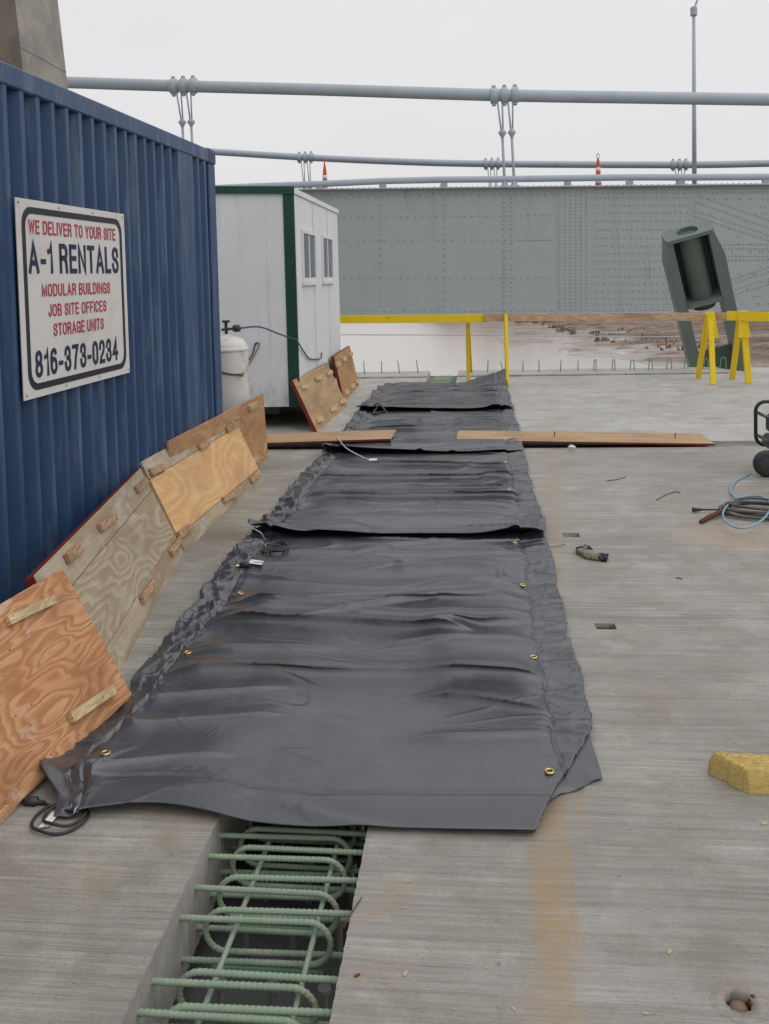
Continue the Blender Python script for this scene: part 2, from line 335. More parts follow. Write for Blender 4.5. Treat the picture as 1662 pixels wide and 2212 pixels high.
# ------------------------------------------------------------------ mesh helpers
class MB:
    def __init__(s): s.v = []; s.f = []; s.mi = []; s.cur = 0
    def add(s, vs, fs):
        o = len(s.v); s.v += [tuple(p) for p in vs]; s.f += [tuple(i+o for i in f) for f in fs]; s.mi += [s.cur]*len(fs); return s
    def mat(s, i): s.cur = i; return s
    def box(s, a, b, T=None, bev=0):
        x0, y0, z0 = a; x1, y1, z1 = b
        if bev > 0:
            e = bev; vs = []; fs = []
            # chamfered box: 24 verts
            idx = {}
            for ix, x in enumerate((x0, x1)):
                for iy, y in enumerate((y0, y1)):
                    for iz, z in enumerate((z0, z1)):
                        sx, sy, sz = (1 if ix == 0 else -1), (1 if iy == 0 else -1), (1 if iz == 0 else -1)
                        for ax in range(3):
                            p = [x+sx*e, y+sy*e, z+sz*e]; p[ax] = (x, y, z)[ax]
                            idx[(ix, iy, iz, ax)] = len(vs); vs.append(Vector(p))
            def q(*k): fs.append([idx[i] for i in k])
            for ax in range(3):
                o1, o2 = [(1, 2), (2, 0), (0, 1)][ax]
                for s_ in (0, 1):
                    ks = []
                    for (p, r) in ((0, 0), (1, 0), (1, 1), (0, 1)):
                        k = [0, 0, 0]; k[ax] = s_; k[o1] = p; k[o2] = r; ks.append((*k, ax))
                    if s_ == 0: ks.reverse()
                    q(*ks)
                for p in (0, 1):
                    for r in (0, 1):
                        k0 = [0, 0, 0]; k1 = [0, 0, 0]; k0[ax] = 0; k1[ax] = 1; k0[o1] = k1[o1] = p; k0[o2] = k1[o2] = r
                        ks = [(*k0, o1), (*k1, o1), (*k1, o2), (*k0, o2)]
                        if (p + r) % 2 == 1: ks.reverse()
                        q(*ks)
            for ix in (0, 1):
                for iy in (0, 1):
                    for iz in (0, 1):
                        ks = [(ix, iy, iz, 0), (ix, iy, iz, 1), (ix, iy, iz, 2)]
                        if (ix+iy+iz) % 2 == 0: ks.reverse()
                        q(*ks)
        else:
            vs = [Vector(p) for p in ((x0,y0,z0),(x1,y0,z0),(x1,y1,z0),(x0,y1,z0),(x0,y0,z1),(x1,y0,z1),(x1,y1,z1),(x0,y1,z1))]
            fs = [(0,3,2,1),(4,5,6,7),(0,1,5,4),(1,2,6,5),(2,3,7,6),(3,0,4,7)]
        if T is not None: vs = [T @ p for p in vs]
        return s.add(vs, fs)
    def prism(s, poly, z0, z1, T=None):      # polygon in xy, extruded in z
        n = len(poly); vs = [Vector((x, y, z0)) for x, y in poly] + [Vector((x, y, z1)) for x, y in poly]
        fs = [tuple(range(n-1, -1, -1)), tuple(range(n, 2*n))] + [(i, (i+1) % n, (i+1) % n+n, i+n) for i in range(n)]
        if T is not None: vs = [T @ p for p in vs]
        return s.add(vs, fs)
    def tube(s, pts, r, n=8, cap=True, rf=None, closed=False):
        pts = [Vector(p) for p in pts]; m = len(pts); vs = []; fs = []
        def tg(i):
            if closed: return (pts[(i+1) % m]-pts[i-1]).normalized()
            return (pts[min(i+1, m-1)]-pts[max(i-1, 0)]).normalized()
        t = tg(0); u = t.orthogonal().normalized(); d = 0
        for i, p in enumerate(pts):
            t2 = tg(i)
            u = (u - t2*u.dot(t2)); u = u.normalized() if u.length > 1e-6 else t2.orthogonal().normalized()
            w = t2.cross(u)
            if i: d += (p-pts[i-1]).length
            for k in range(n):
                a = 2*math.pi*k/n
                rr = (r[i] if isinstance(r, (list, tuple)) else r)
                if rf: rr = rf(d, a, rr)
                vs.append(p + (u*math.cos(a) + w*math.sin(a))*rr)
        for i in range(m if closed else m-1):
            j = (i+1) % m
            for k in range(n):
                fs.append((i*n+k, i*n+(k+1) % n, j*n+(k+1) % n, j*n+k))
        if cap and not closed: fs += [tuple(range(n-1, -1, -1)), tuple((m-1)*n+k for k in range(n))]
        return s.add(vs, fs)
    def lathe(s, prof, n=24, T=None):        # prof: (r, z) from bottom to top
        vs = [Vector((r*math.cos(2*math.pi*k/n), r*math.sin(2*math.pi*k/n), z)) for r, z in prof for k in range(n)]
        fs = [(i*n+k, i*n+(k+1) % n, (i+1)*n+(k+1) % n, (i+1)*n+k) for i in range(len(prof)-1) for k in range(n)]
        fs += [tuple(range(n-1, -1, -1)), tuple((len(prof)-1)*n+k for k in range(n))]
        if T is not None: vs = [T @ p for p in vs]
        return s.add(vs, fs)
    def build(s, name, mats, parent=None, smooth=False, mw=None, angle=None):
        me = bpy.data.meshes.new(name); me.from_pydata(s.v, [], s.f)
        if not isinstance(mats, (list, tuple)): mats = [mats]
        for m in mats: me.materials.append(m)
        if len(mats) > 1: me.polygons.foreach_set('material_index', s.mi)
        if smooth: me.polygons.foreach_set('use_smooth', [True]*len(me.polygons))
        me.update()
        if angle is not None: me.set_sharp_from_angle(angle=R(angle))
        o = bpy.data.objects.new(name, me); C.objects.link(o)
        if parent: o.parent = parent
        if mw is not None: o.matrix_world = mw if parent is None else o.matrix_world
        return o
def tag(o, label=None, cat=None, group=None, kind=None):
    if label: o['label'] = label
    if cat: o['category'] = cat
    if group: o['group'] = group
    if kind: o['kind'] = kind
    return o
def empty(name, loc=(0, 0, 0), rz=0):
    o = bpy.data.objects.new(name, None); C.objects.link(o); o.location = loc; o.rotation_euler = (0, 0, rz); o.empty_display_size = .1
    return o
def copy_tree(o, parent=None):
    c = o.copy(); C.objects.link(c)
    if parent: c.parent = parent
    for ch in [k for k in bpy.data.objects if k.parent == o]: copy_tree(ch, c)
    return c
def frame(o, x, y):                          # matrix with local x along x, y near y
    x = Vector(x).normalized(); y = Vector(y); y = (y - x*y.dot(x)).normalized(); z = x.cross(y)
    return Matrix(((x.x, y.x, z.x, o[0]), (x.y, y.y, z.y, o[1]), (x.z, y.z, z.z, o[2]), (0, 0, 0, 1)))
def T3(x=0, y=0, z=0): return Matrix.Translation((x, y, z))
def bez(pts, n=10):                          # Catmull-Rom through pts
    P = [Vector(p) for p in pts]; P = [P[0]*2-P[1]] + P + [P[-1]*2-P[-2]]; r = []
    for i in range(1, len(P)-2):
        for k in range(n):
            t = k/n; a, b, c, d = P[i-1:i+3]
            r.append(.5*((2*b)+(c-a)*t+(2*a-5*b+4*c-d)*t*t+(3*b-a-3*c+d)*t**3))
    r.append(P[-2]); return r

# ------------------------------------------------------------------ value noise for sculpted meshes
_rs = np.random.RandomState(11); _tab = _rs.rand(256, 256)
def vnoise(x, y):
    xi = np.floor(x).astype(int); yi = np.floor(y).astype(int); fx = x-xi; fy = y-yi
    fx = fx*fx*fx*(fx*(fx*6-15)+10); fy = fy*fy*fy*(fy*(fy*6-15)+10)
    a = _tab[xi % 256, yi % 256]; b = _tab[(xi+1) % 256, yi % 256]; c = _tab[xi % 256, (yi+1) % 256]; d = _tab[(xi+1) % 256, (yi+1) % 256]
    return (a*(1-fx)+b*fx)*(1-fy)+(c*(1-fx)+d*fx)*fy
def fbm(x, y, o=4, g=.5):
    s = 0; a = 1; t = 0
    for i in range(o): s = s+a*vnoise(x*2**i+17.3*i, y*2**i+9.1*i); t += a; a *= g
    return s/t
def ridged(x, y, o=3, g=.5):
    s = 0; a = 1; t = 0
    for i in range(o): s = s+a*(1-np.abs(2*vnoise(x*2**i+31.3*i, y*2**i+5.1*i)-1)); t += a; a *= g
    return s/t
def worley(x, y, sd=0):
    xi = np.floor(x).astype(int); yi = np.floor(y).astype(int); f1 = np.full(x.shape, 9.0); f2 = f1.copy(); hv = np.zeros(x.shape)
    for dx in (-1, 0, 1):
        for dy in (-1, 0, 1):
            a, b = (xi+dx+sd*7) % 256, (yi+dy+sd*13) % 256
            px = xi+dx+.1+.8*_tab[a, b]; py = yi+dy+.1+.8*_tab[b, (a+91) % 256]
            gx_ = _tab[(a+37) % 256, b]-.5; gy_ = _tab[a, (b+53) % 256]-.5
            d = np.hypot(x-px, y-py); hh = gx_*(x-px)+gy_*(y-py)+.35*_tab[(a+11) % 256, (b+5) % 256]
            hv = np.where(d < f1, hh, hv); f2 = np.where(d < f1, f1, np.minimum(f2, d)); f1 = np.minimum(f1, d)
    return f1, f2, hv
def sstep(a, b, x):
    t = np.clip((x-a)/(b-a), 0, 1); return t*t*(3-2*t)

# ================================================================== SETTING
SLX0, SLX1 = -.824, -.360
DECK_T = .225
def slab(name, x0, x1, y0, y1, holes=(), slot=None, skew=False, fine=()):
    xs = {x0, x1}; ys = {y0, y1}
    for h in holes: xs |= {h[0], h[1]}; ys |= {h[2], h[3]}
    for a, b, st in fine:
        k = a
        while k < b and k < y1:
            if k > y0: ys.add(round(k, 4))
            k += st
    xs.add(x1-.4 if slot == 1 else x0+.4)
    if skew: xs |= {3.9, 5.0}
    xs = sorted(xs); ys = sorted(ys)
    mb = MB(); vid = {}
    def V(i, j, lv):
        k = (i, j, lv)
        if k not in vid:
            x, y = xs[i], ys[j]; z = 0 if lv == 0 else -DECK_T
            if slot == 1 and i == len(xs)-1: x += (random.random()-.6)*.003
            if slot == 0 and i == 0: x -= (random.random()-.6)*.003
            if skew and j == len(ys)-1 and x > 3.9: y -= min(2.4, (x-3.9)*2.2)
            vid[k] = len(mb.v); mb.v.append((x, y, z))
        return vid[k]
    def F_(f, m): mb.f.append(f); mb.mi.append(m)
    nx, ny = len(xs)-1, len(ys)-1
    def inh(i, j):
        cx, cy = (xs[i]+xs[i+1])/2, (ys[j]+ys[j+1])/2
        return any(h[0] < cx < h[1] and h[2] < cy < h[3] for h in holes)
    for i in range(nx):
        for j in range(ny):
            if not inh(i, j): F_((V(i,j,0), V(i+1,j,0), V(i+1,j+1,0), V(i,j+1,0)), 0)
            F_((V(i,j+1,1), V(i+1,j+1,1), V(i+1,j,1), V(i,j,1)), 1)
    for i in range(nx):
        F_((V(i+1,0,0), V(i,0,0), V(i,0,1), V(i+1,0,1)), 1); F_((V(i,ny,0), V(i+1,ny,0), V(i+1,ny,1), V(i,ny,1)), 1)
    for j in range(ny):
        F_((V(0,j,0), V(0,j+1,0), V(0,j+1,1), V(0,j,1)), 1); F_((V(nx,j+1,0), V(nx,j,0), V(nx,j,1), V(nx,j+1,1)), 1)
    for (a, b, c, d, dep) in holes:          # pocket walls and floor
        mb.cur = 1
        mb.add([(a,c,0),(b,c,0),(b,d,0),(a,d,0),(a,c,-dep),(b,c,-dep),(b,d,-dep),(a,d,-dep)],
               [(0,1,5,4),(1,2,6,5),(2,3,7,6),(3,0,4,7),(4,5,6,7)])
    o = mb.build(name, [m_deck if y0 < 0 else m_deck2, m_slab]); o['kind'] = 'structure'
    return o
def hole(px0, px1, py0, py1, dep):
    a = G(px0, py1); b = G(px1, py0); c = G(px1, py1)
    return (a.x, c.x, a.y, b.y, dep)
HA = hole(1288, 1333, 1347, 1359, .02); HB = hole(1217, 1254, 1151, 1160, .03); HC = hole(1572, 1634, 2146, 2186, .035)
J0, J1 = 8.70, 9.00
fine = ((1.6, 3.2, .011),)
slab('deck', -9, SLX0, -4, J0, slot=1, fine=fine)
slab('deck', SLX1, 12, -4, J0, holes=(HA, HB, HC), slot=0, fine=fine)
slab('deck', -9, SLX0, J1, 15.55, slot=1)
slab('deck', SLX1, 12, J1, 15.55, slot=0, skew=True)
for a, b in ((-9, SLX0), (SLX1, 12)):
    mb = MB().box((a, J0+.002, -DECK_T), (b, J1-.002, -.028)); o = mb.build('deck_joint', m_strip); o['kind'] = 'structure'
# low cast strip along the far deck edge
for a, b in ((-9, SLX0-.01), (SLX1+.01, 3.85)):
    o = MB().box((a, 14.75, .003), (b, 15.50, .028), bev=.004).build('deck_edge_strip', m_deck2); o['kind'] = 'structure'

# steel beam under the slot with studs
bm_ = empty('bridge_beam', (-.59, 3, -.36)); tag(bm_, 'grey primed steel beam seen at the bottom of the open slot', 'beam')
MB().box((-.75, -7, -.02), (.26, 12.4, 0)).build('flange', m_flange, bm_)
MB().box((-.012, -7, -.8), (.012, 12.4, -.021)).build('web', m_flange, bm_)
q = MB()
stud_spots = [(x, y) for y in [-1.2+.26*k for k in range(8)] for x in (-.13, .01, .15)]
st0 = MB().lathe([(.010, .0005), (.010, .125), (.018, .126), (.018, .138)], 12).build('stud', m_stud, bm_, True, angle=40)
for i, (x, y) in enumerate(stud_spots):
    s_ = st0 if i == 0 else st0.copy()
    if i: C.objects.link(s_)
    s_.location = (x, y, 0)
# cross pieces of plywood form either side of beam, below the slab
o = MB().box((-.335, -4, -.258), (-.08, 15.4, -.232)).build('form_board', p_tan); tag(o, 'plywood form board under the right edge of the slot', 'form board')

# river, banks
o = MB().add([(-6000, -3000, -12), (6000, -3000, -12), (6000, 12000, -12), (-6000, 12000, -12)], [(0, 1, 2, 3)]).build('river', m_water); o['kind'] = 'structure'
def bank():
    nx, ny = 260, 200
    u = np.linspace(0, 1, nx); v = np.linspace(0, 1, ny)
    X, Y = np.meshgrid(-500+u*1500, v, indexing='ij')
    X = np.sign(u-.34)[:, None]*np.abs((u-.34)/.66)[:, None]**2.0*1500 + 0*Y + 20
    Y = 62 + (v[None, :]**2.2)*1800 + 0*X
    # shoreline: x of the shore as a function of distance
    ys = np.array([0, 95, 112, 125, 143, 160, 186, 215, 250, 300, 380, 3000]); xs = np.array([70, 42, 36, 30, 20, 16, 9, 5, 1, -8, -120, -3000])
    sx = np.interp(Y, ys, xs)
    s = (X-sx) + (fbm(X*.05, Y*.05, 4)-.5)*26 + (fbm(X*.2+9, Y*.2, 3)-.5)*7
    Z = -12 + np.where(s < 14, np.clip(s*.016, -1.5, 3.0), .224+np.clip((s-14)*.05, 0, 3.2)) + (fbm(X*.11, Y*.11, 4)-.5)*.9*sstep(-2, 10, s) + (fbm(X*.6, Y*.6, 2)-.5)*.35*sstep(0, 6, s) + sstep(0, 1, (Y-285-X*.2)/25)*sstep(-30, 5, X)*(9+7*fbm(X*.25, Y*.08, 4)) + sstep(120, 500, s)*6
    mb = MB(); mb.v = [tuple(p) for p in np.stack((X, Y, Z), -1).reshape(-1, 3)]
    mb.f = [(i*ny+j, (i+1)*ny+j, (i+1)*ny+j+1, i*ny+j+1) for i in range(nx-1) for j in range(ny-1)]; mb.mi = [0]*len(mb.f)
    o = mb.build('river_bank', m_bank, smooth=True); o['kind'] = 'structure'
bank()

def brush():
    mb = MB(); rr = random.Random(5)
    for i in range(1500):
        Y = 120+rr.random()**1.4*240; ys = np.array([0, 95, 112, 125, 143, 160, 186, 215, 250, 300, 380]); xs = np.array([70, 42, 36, 30, 20, 16, 9, 5, 1, -8, -20])
        x = float(np.interp(Y, ys, xs))+12+abs(rr.gauss(0, 1))*60*(Y/250)
        if rr.random() < .5 and Y < 200: x += 10
        h = rr.uniform(.15, .8)*(1.5 if Y > 240 else .8); w = h*rr.uniform(2, 5)
        for k in range(7):
            a = rr.uniform(0, 6.3); d = rr.uniform(.1, .6)*w; cx_, cy_ = x+math.cos(a)*d, Y+math.sin(a)*d; t = rr.uniform(.12, .35)*w; hh = h*rr.uniform(.5, 1); z0 = -12.2
            zt_ = z0+hh+rr.uniform(.3, .9); b_ = rr.uniform(0, 6.3); c_, s_ = math.cos(b_), math.sin(b_)
            mb.add([(cx_-t*c_, cy_-t*s_, z0), (cx_+t*c_, cy_+t*s_, z0), (cx_+rr.uniform(-t, t), cy_, zt_), (cx_-t*s_, cy_+t*c_, z0+hh*.5)], [(0, 1, 2), (0, 1, 3), (1, 2, 3), (0, 3, 2)])
    o = mb.build('brushwood', simple('dry_brush', srgb(108, 94, 82), .9, .1, var=.3, vs=.5)); tag(o, 'low brown brush and driftwood scattered over the muddy river bank', 'brush', kind='stuff')
brush()

# ------------------------------------------------------------------ far bridge
GY = 24.0
def gx(px): return D(px, 500, GY).x
g = empty('plate_girder', (0, GY, 0)); tag(g, 'long riveted grey steel girder of the neighbouring bridge behind the yellow railing', 'girder')
ztop, zbot = D(1150, 404, GY).z, D(1150, 678, GY).z
_ga, _gb = D(865, 409, GY), D(1660, 400, GY)
def zt(x): return _ga.z+(x-_ga.x)*(_gb.z-_ga.z)/(_gb.x-_ga.x)
sx_ = gx(1205)
mb = MB()
def sbox(m, x0, x1, y0, y1, z0, z1, top=True, bot=False):
    f0 = (lambda x, z: zt(x)+z) if top else (lambda x, z: z)
    f1 = (lambda x, z: zt(x)+z) if bot else (lambda x, z: z)
    m.add([(x0,y0,f1(x0,z0)),(x1,y0,f1(x1,z0)),(x1,y1,f1(x1,z0)),(x0,y1,f1(x0,z0)),(x0,y0,f0(x0,z1)),(x1,y0,f0(x1,z1)),(x1,y1,f0(x1,z1)),(x0,y1,f0(x0,z1))], [(0,3,2,1),(4,5,6,7),(0,1,5,4),(1,2,6,5),(2,3,7,6),(3,0,4,7)])
sbox(mb, -30, sx_, 0, .02, zbot, 0); sbox(mb, sx_+.012, 30, 0, .02, zbot, 0); sbox(mb, sx_-.02, gx(1284), -.010, -.001, zbot+.001, -.001)
def rivet(px, py, r=.021, y=0):
    r *= 1.35
    p = D(px, py, GY)
    n = 6; vs = []
    for rr, d in ((r, .0), (r*.78, -.016)):
        for k in range(n):
            a = 2*math.pi*k/n; vs.append((p.x+rr*math.cos(a), y+d, p.z+rr*math.sin(a)))
    vs.append((p.x, y-.024, p.z))
    fs = [(k, n+k, n+(k+1) % n, (k+1) % n) for k in range(n)] + [(n+k, 2*n, n+(k+1) % n) for k in range(n)]
    mb.add(vs, [f[::-1] for f in fs])
def z4(x, y): return ((1084+x*.4813)/1.1336, (400+y*.4813)/1.1336)
cnt = 0
for row, st in ((148, 38), (262, 36), (388, 34), (580, 36), (748, 34)):   # left part rows
    px = 500
    while px < 1200:
        if not (row == 388 and px < 1000 and int(px) % 3 == 0): rivet(px, z4(0, row)[1] + (1200-px)*.012*(row < 300)+random.uniform(-.4, .4))
        px += st*.4246 * (1 if row != 388 or px < 1112 else .5)
    if row == 148:
        px = 508
        while px < 1200: rivet(px, z4(0, 160)[1]+(1200-px)*.012); px += 16
for cxp in (690, 823, 960, 1089, 1105):
    py = z4(0, 175)[1]
    while py < 674:
        rivet(cxp, py); py += 15.5 if cxp < 1000 else 9.5+6*(int(py/70) % 2)
for c_ in range(6):                                                   # splice block
    for r_ in range(34): 
        x, y = z4(597+c_*27, 128+r_*18.6); rivet(x, y, .018, -.010)
for y in (130, 150, 175, 212, 250, 292, 335, 378, 418, 457, 495, 535, 573, 612, 648, 685, 715, 745):
    x = 762
    while x < 1290:
        a, b = z4(x, y); rivet(a, b+random.uniform(-.3, .3), .019)
        x += 22 if y in (130, 175) or random.random() < .4 else 31
for (a, b, c_, d_) in ((1310, 165, 1900, 372), (1290, 195, 1900, 410), (1270, 235, 1900, 440), (1270, 262, 1900, 470), (1400, 410, 1900, 410), (1400, 432, 1900, 432),
                       (1400, 470, 1900, 470), (1400, 490, 1900, 490), (1440, 600, 1900, 445), (1440, 622, 1900, 470), (1440, 655, 1900, 510), (1440, 680, 1900, 540), (1300, 130, 1900, 128), (1300, 148, 1900, 146), (1400, 745, 1900, 745)):
    n = int(math.hypot(c_-a, d_-b)/19)
    for k in range(n): rivet(*z4(a+(c_-a)*k/n, b+(d_-b)*k/n), .019)
for k in range(90):
    x, y = z4(random.uniform(1320, 1760), 180+38*random.randrange(0, 15)); rivet(x, y, .018)
mb.build('web_plate', m_girder, g)
fl = MB(); sbox(fl, -30, 30, -.16, .18, .001, .03, True, True); fl.box((-30, -.16, zbot-.03), (30, .18, zbot))
for k in range(170):
    x = -12+k*.14; fl.box((x, -.13, zt(x)+.03), (x+.035, -.095, zt(x)+.05))
fl.build('flange', m_cable, g)

rl = empty('pipe_railing', (0, GY+.25, 0)); tag(rl, 'thick pale pipe railing on short posts along the girder top', 'railing')
rz0 = ztop+.03
pts = [D(x, y, GY+.25) - Vector((0, GY+.25, 0)) for x, y in ((420, 408), (560, 402), (700, 397), (830, 391), (960, 388), (1090, 387), (1226, 385), (1360, 383), (1500, 383), (1660, 382), (1900, 380))]
MB().tube([(-30, 0, pts[0].z)]+pts+[(30, 0, pts[-1].z)], .085, 12).build('rail', m_cable, rl, True)
for px in (560, 691, 827, 959, 1226, 1360, 1470, 1655, 1790):
    x = D(px, 388, GY+.25).x
    MB().box((x-.09, -.05, zt(x)-.02), (x+.09, .05, zt(x)+.17), bev=.01).build('post', m_girder, rl)

# road and far girder of that bridge
o = MB().box((-40, GY+.6, ztop-.45), (40, 41.5, ztop-.18)).build('road', m_asph); o['kind'] = 'structure'
o = MB().box((-40, 41.6, zbot), (40, 41.62, ztop-.3)).box((-40, 41.55, zbot-.03), (40, 41.85, zbot)).box((-40, 41.55, ztop-.3), (40, 41.85, ztop-.27)).build('plate_girder', m_girder)
tag(o, 'far side girder of the neighbouring bridge hidden behind the near one', 'girder')

def cable(Y, pix, r, label, ends):
    c = empty('suspension_cable', (0, Y, 0)); tag(c, label, 'cable', 'main cables of the neighbouring bridge')
    p = [D(x, y, Y)-Vector((0, Y, 0)) for x, y in pix]
    MB().tube([p[0]+Vector((-ends, 0, ends*.1))]+bez(p, 6)+[p[-1]+Vector((ends, 0, ends*.02))], r, 20).build('cable', m_cable, c, True)
    return c
near_pix = [(147, 178), (397, 186), (700, 194), (1090, 206), (1400, 211), (1660, 215)]
far_pix = [(463, 328), (660, 340), (860, 349), (1063, 354), (1468, 356), (1660, 353)]
ca = cable(GY+.25, near_pix, .155, 'thick pale grey main cable passing highest across the sky', 25)
cb = cable(41, far_pix, .15, 'thinner looking farther main cable just above the pipe railing', 30)
def suspender(c, Y, px, py, r, label, zend, knuckle, second=True):
    """clamp bands are part of the hanger set, which hangs from the cable"""
    h = empty('cable_hanger', D(px, py, Y)); tag(h, label, 'hanger', 'hangers on the main cables')
    k = MB()
    for dx in (-.27, 0, .27):
        prof = [(r+.005, -.09), (r+.04, -.085), (r+.055, -.05), (r+.055, .05), (r+.04, .085), (r+.005, .09)]
        T = T3(dx, 0, 0) @ Matrix.Rotation(R(90), 4, 'Y')
        b_ = MB().lathe(prof, 20, T)
        for sgn in (1, -1):
            b_.lathe([(.045, -.05), (.055, -.02), (.055, .03), (.03, .055), (.01, .06)], 10, T3(dx, -.02, sgn*(r+.06)) @ (Matrix.Identity(4) if sgn > 0 else Matrix.Rotation(math.pi, 4, 'X')))
        b_.build('clamp_band', m_cable, h, True, angle=40)
    for dx in (-.135, .135):
        kz = -knuckle; o_ = dx*.9+.05
        MB().tube([(dx-.06, -.06, -r*.3), (o_-.02, 0, kz)], .022, 8).tube([(dx+.075, -.06, -r*.3), (o_+.02, 0, kz)], .022, 8).build('rope', m_cable, h, True)
        MB().lathe([(.03, -.16), (.045, -.1), (.07, -.06), (.11, 0), (.07, .05), (.045, .09), (.03, .12)], 12, T3(o_, 0, kz)).build('turnbuckle', m_cable, h, True)
        MB().tube([(o_, 0, kz-.1), (o_+.04, 0, zend-D(px, py, Y).z)], .035, 8).build('rod', m_cable, h, True)
        MB().lathe([(.16, 0), (.15, .05), (.09, .06), (.05, .2)], 12, T3(o_+.04, 0, zend-D(px, py, Y).z)).build('foot', m_cable, h, True, angle=40)
    return h
suspender(ca, GY+.25, 397, 186, .155, 'cable hanger nearest the concrete leg, rising above the blue container roof', zt(gx(397))+.03, .95)
suspender(ca, GY+.25, 1090, 206, .155, 'tall twin rod hanger from the upper cable down to the girder top', zt(gx(1090))+.03, .95)
suspender(cb, 41, 660, 340, .15, 'far cable hanger beside the left orange traffic tube', ztop-.2, 1.35)
suspender(cb, 41, 1063, 354, .15, 'far cable hanger just left of the tall twin rods', ztop-.2, 1.35)
suspender(cb, 41, 1468, 356, .15, 'far cable hanger just left of the street lamp pole', ztop-.2, 1.35)

def delineator(px, ytop, ybot, label, loop):
    Y = 25.6; b = D(px, ybot, Y); t = D(px, ytop, Y)
    e = empty('traffic_delineator', (b.x, Y, ztop-.18)); tag(e, label, 'traffic cone', 'orange delineators on the neighbouring bridge')
    H = t.z-(ztop-.18)
    MB().lathe([(.17, 0), (.17, .05), (.09, .06)], 8).build('base', m_black, e)
    MB().lathe([(.085, .06), (.08, .3), (.052, H-.3), (.034, H-.16), (.03, H-.12)], 14).build('tube', m_orange, e, True)
    for f_ in (.30, .58): MB().lathe([(.086-.02*(f_ > .5), H*f_), (.080-.02*(f_ > .5), H*f_+.12)], 14).build('reflective_band', m_band, e, True)
    if loop: MB().tube([(.035*math.cos(a), 0, H-.05+.07*math.sin(a)) for a in [k*.5 for k in range(13)]], .008, 6).build('loop', m_dark, e, True)
    else: MB().tube([(0, 0, H-.12), (0, 0, H)], .02, 6).build('handle', m_orange, e, True)
delineator(703, 347, 408, 'orange and white traffic tube at the left above the white trailer', False)
delineator(1293, 333, 395, 'orange and white traffic tube with a loop on top, left of the lamp pole', True)

lp = D(1500, 380, 39.5); lt = D(1499, 22, 39.5)
e = empty('street_lamp', (lp.x, 39.5, ztop-.18)); tag(e, 'tall slim grey lamp pole rising past both cables at the right', 'street lamp')
H = lt.z-ztop+.18
MB().tube([(0, 0, 0), (lt.x-lp.x, 0, H)], [.10, .065], 12).build('pole', m_cable, e, True)
MB().lathe([(.09, -.25), (.14, -.2), (.14, .1), (.08, .15)], 12, T3(lt.x-lp.x, 0, H)).build('bracket', m_cable, e, True, angle=40)
MB().tube(bez([(lt.x-lp.x, 0, H), (.25, 0, H+.6), (.55, -.1, H+1.5), (1.2, -.3, H+2.0), (2.2, -.5, H+2.2)], 5), .04, 8).build('arm', m_cable, e, True)
MB().lathe([(.02, -.35), (.12, -.25), (.16, 0), (.12, .25), (.03, .38)], 12, T3(2.5, -.5, H+2.2) @ Matrix.Rotation(R(90), 4, 'Y')).build('lamp_head', m_cable, e, True)

# thin wire over the water
o = MB().tube([(D(733, 723, 22).x-14, 22, D(733, 723, 22).z), D(733, 723, 22), D(1060, 724, 22), D(1400, 728, 22), (12, 22, D(1400, 729, 22).z)], .012, 6).build('wire', m_cable); tag(o, 'thin grey wire stretched low over the river beyond the railing', 'wire')

# pylon leg
def pylon():
    e = empty('pylon_leg', (-9, 17, -12)); tag(e, 'huge leaning raw concrete bridge leg behind the blue container', 'pylon')
    Y = 17.0
    def ed(x0, y0, x1, y1, z, Yd):
        a = D(x0, y0, Yd); b = D(x1, y1, Yd); t = (z-a.z)/(b.z-a.z); return a.lerp(b, t)
    rings = []
    zs = [-12, -4, 0, 4.2, 4.22, 6.2, 6.22, 8.4, 12, 20, 40]
    for z in zs:
        a = ed(147, 190, 125, 0, z, Y+2.2)        # right edge, far
        b = ed(52, 170, 33, 0, z, Y)         # near corner
        c = b + Vector((-2.6, 1.2, 0)); d_ = a + Vector((-2.6, 1.6, 0))
        rings.append([b, a, d_, c])
    mb = MB(); n = 4
    vs = [p-Vector((-9, 17, -12)) for r in rings for p in r]
    fs = [(i*n+k, i*n+(k+1) % n, (i+1)*n+(k+1) % n, (i+1)*n+k) for i in range(len(rings)-1) for k in range(n)]
    fs += [(3, 2, 1, 0), tuple((len(rings)-1)*n+k for k in range(n))]
    mb.add(vs, fs)
    for q_ in range(len(rings)-1): mb.mi[q_*4+3] = 1  # left face takes the darker, browner concrete
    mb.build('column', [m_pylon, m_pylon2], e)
    # pour joints as slim proud ribs
    for z in (4.6, 6.15, 7.7):
        b = ed(52, 170, 33, 0, z, Y); a = ed(147, 190, 125, 0, z, Y+2.2)
        o_ = Vector((.003, -.004, 0))-Vector((-9, 17, -12))
        MB().tube([b+o_, a+o_], .012, 4).build('pour_joint', m_slab, e)
pylon()

# ================================================================== CONTAINER
cA = Vector((-2.089, 4.05, 0)); cB = Vector((-2.022, 7.12, 0)); cdir = (cB-cA).normalized()
Lc = 6.06; Hc = 2.66; Wc = 2.44
org = cB - cdir*Lc
cont = empty('shipping_container', org, -math.atan2(cdir.x, cdir.y)); tag(cont, 'blue corrugated shipping container with a rental sign on its side', 'shipping container')
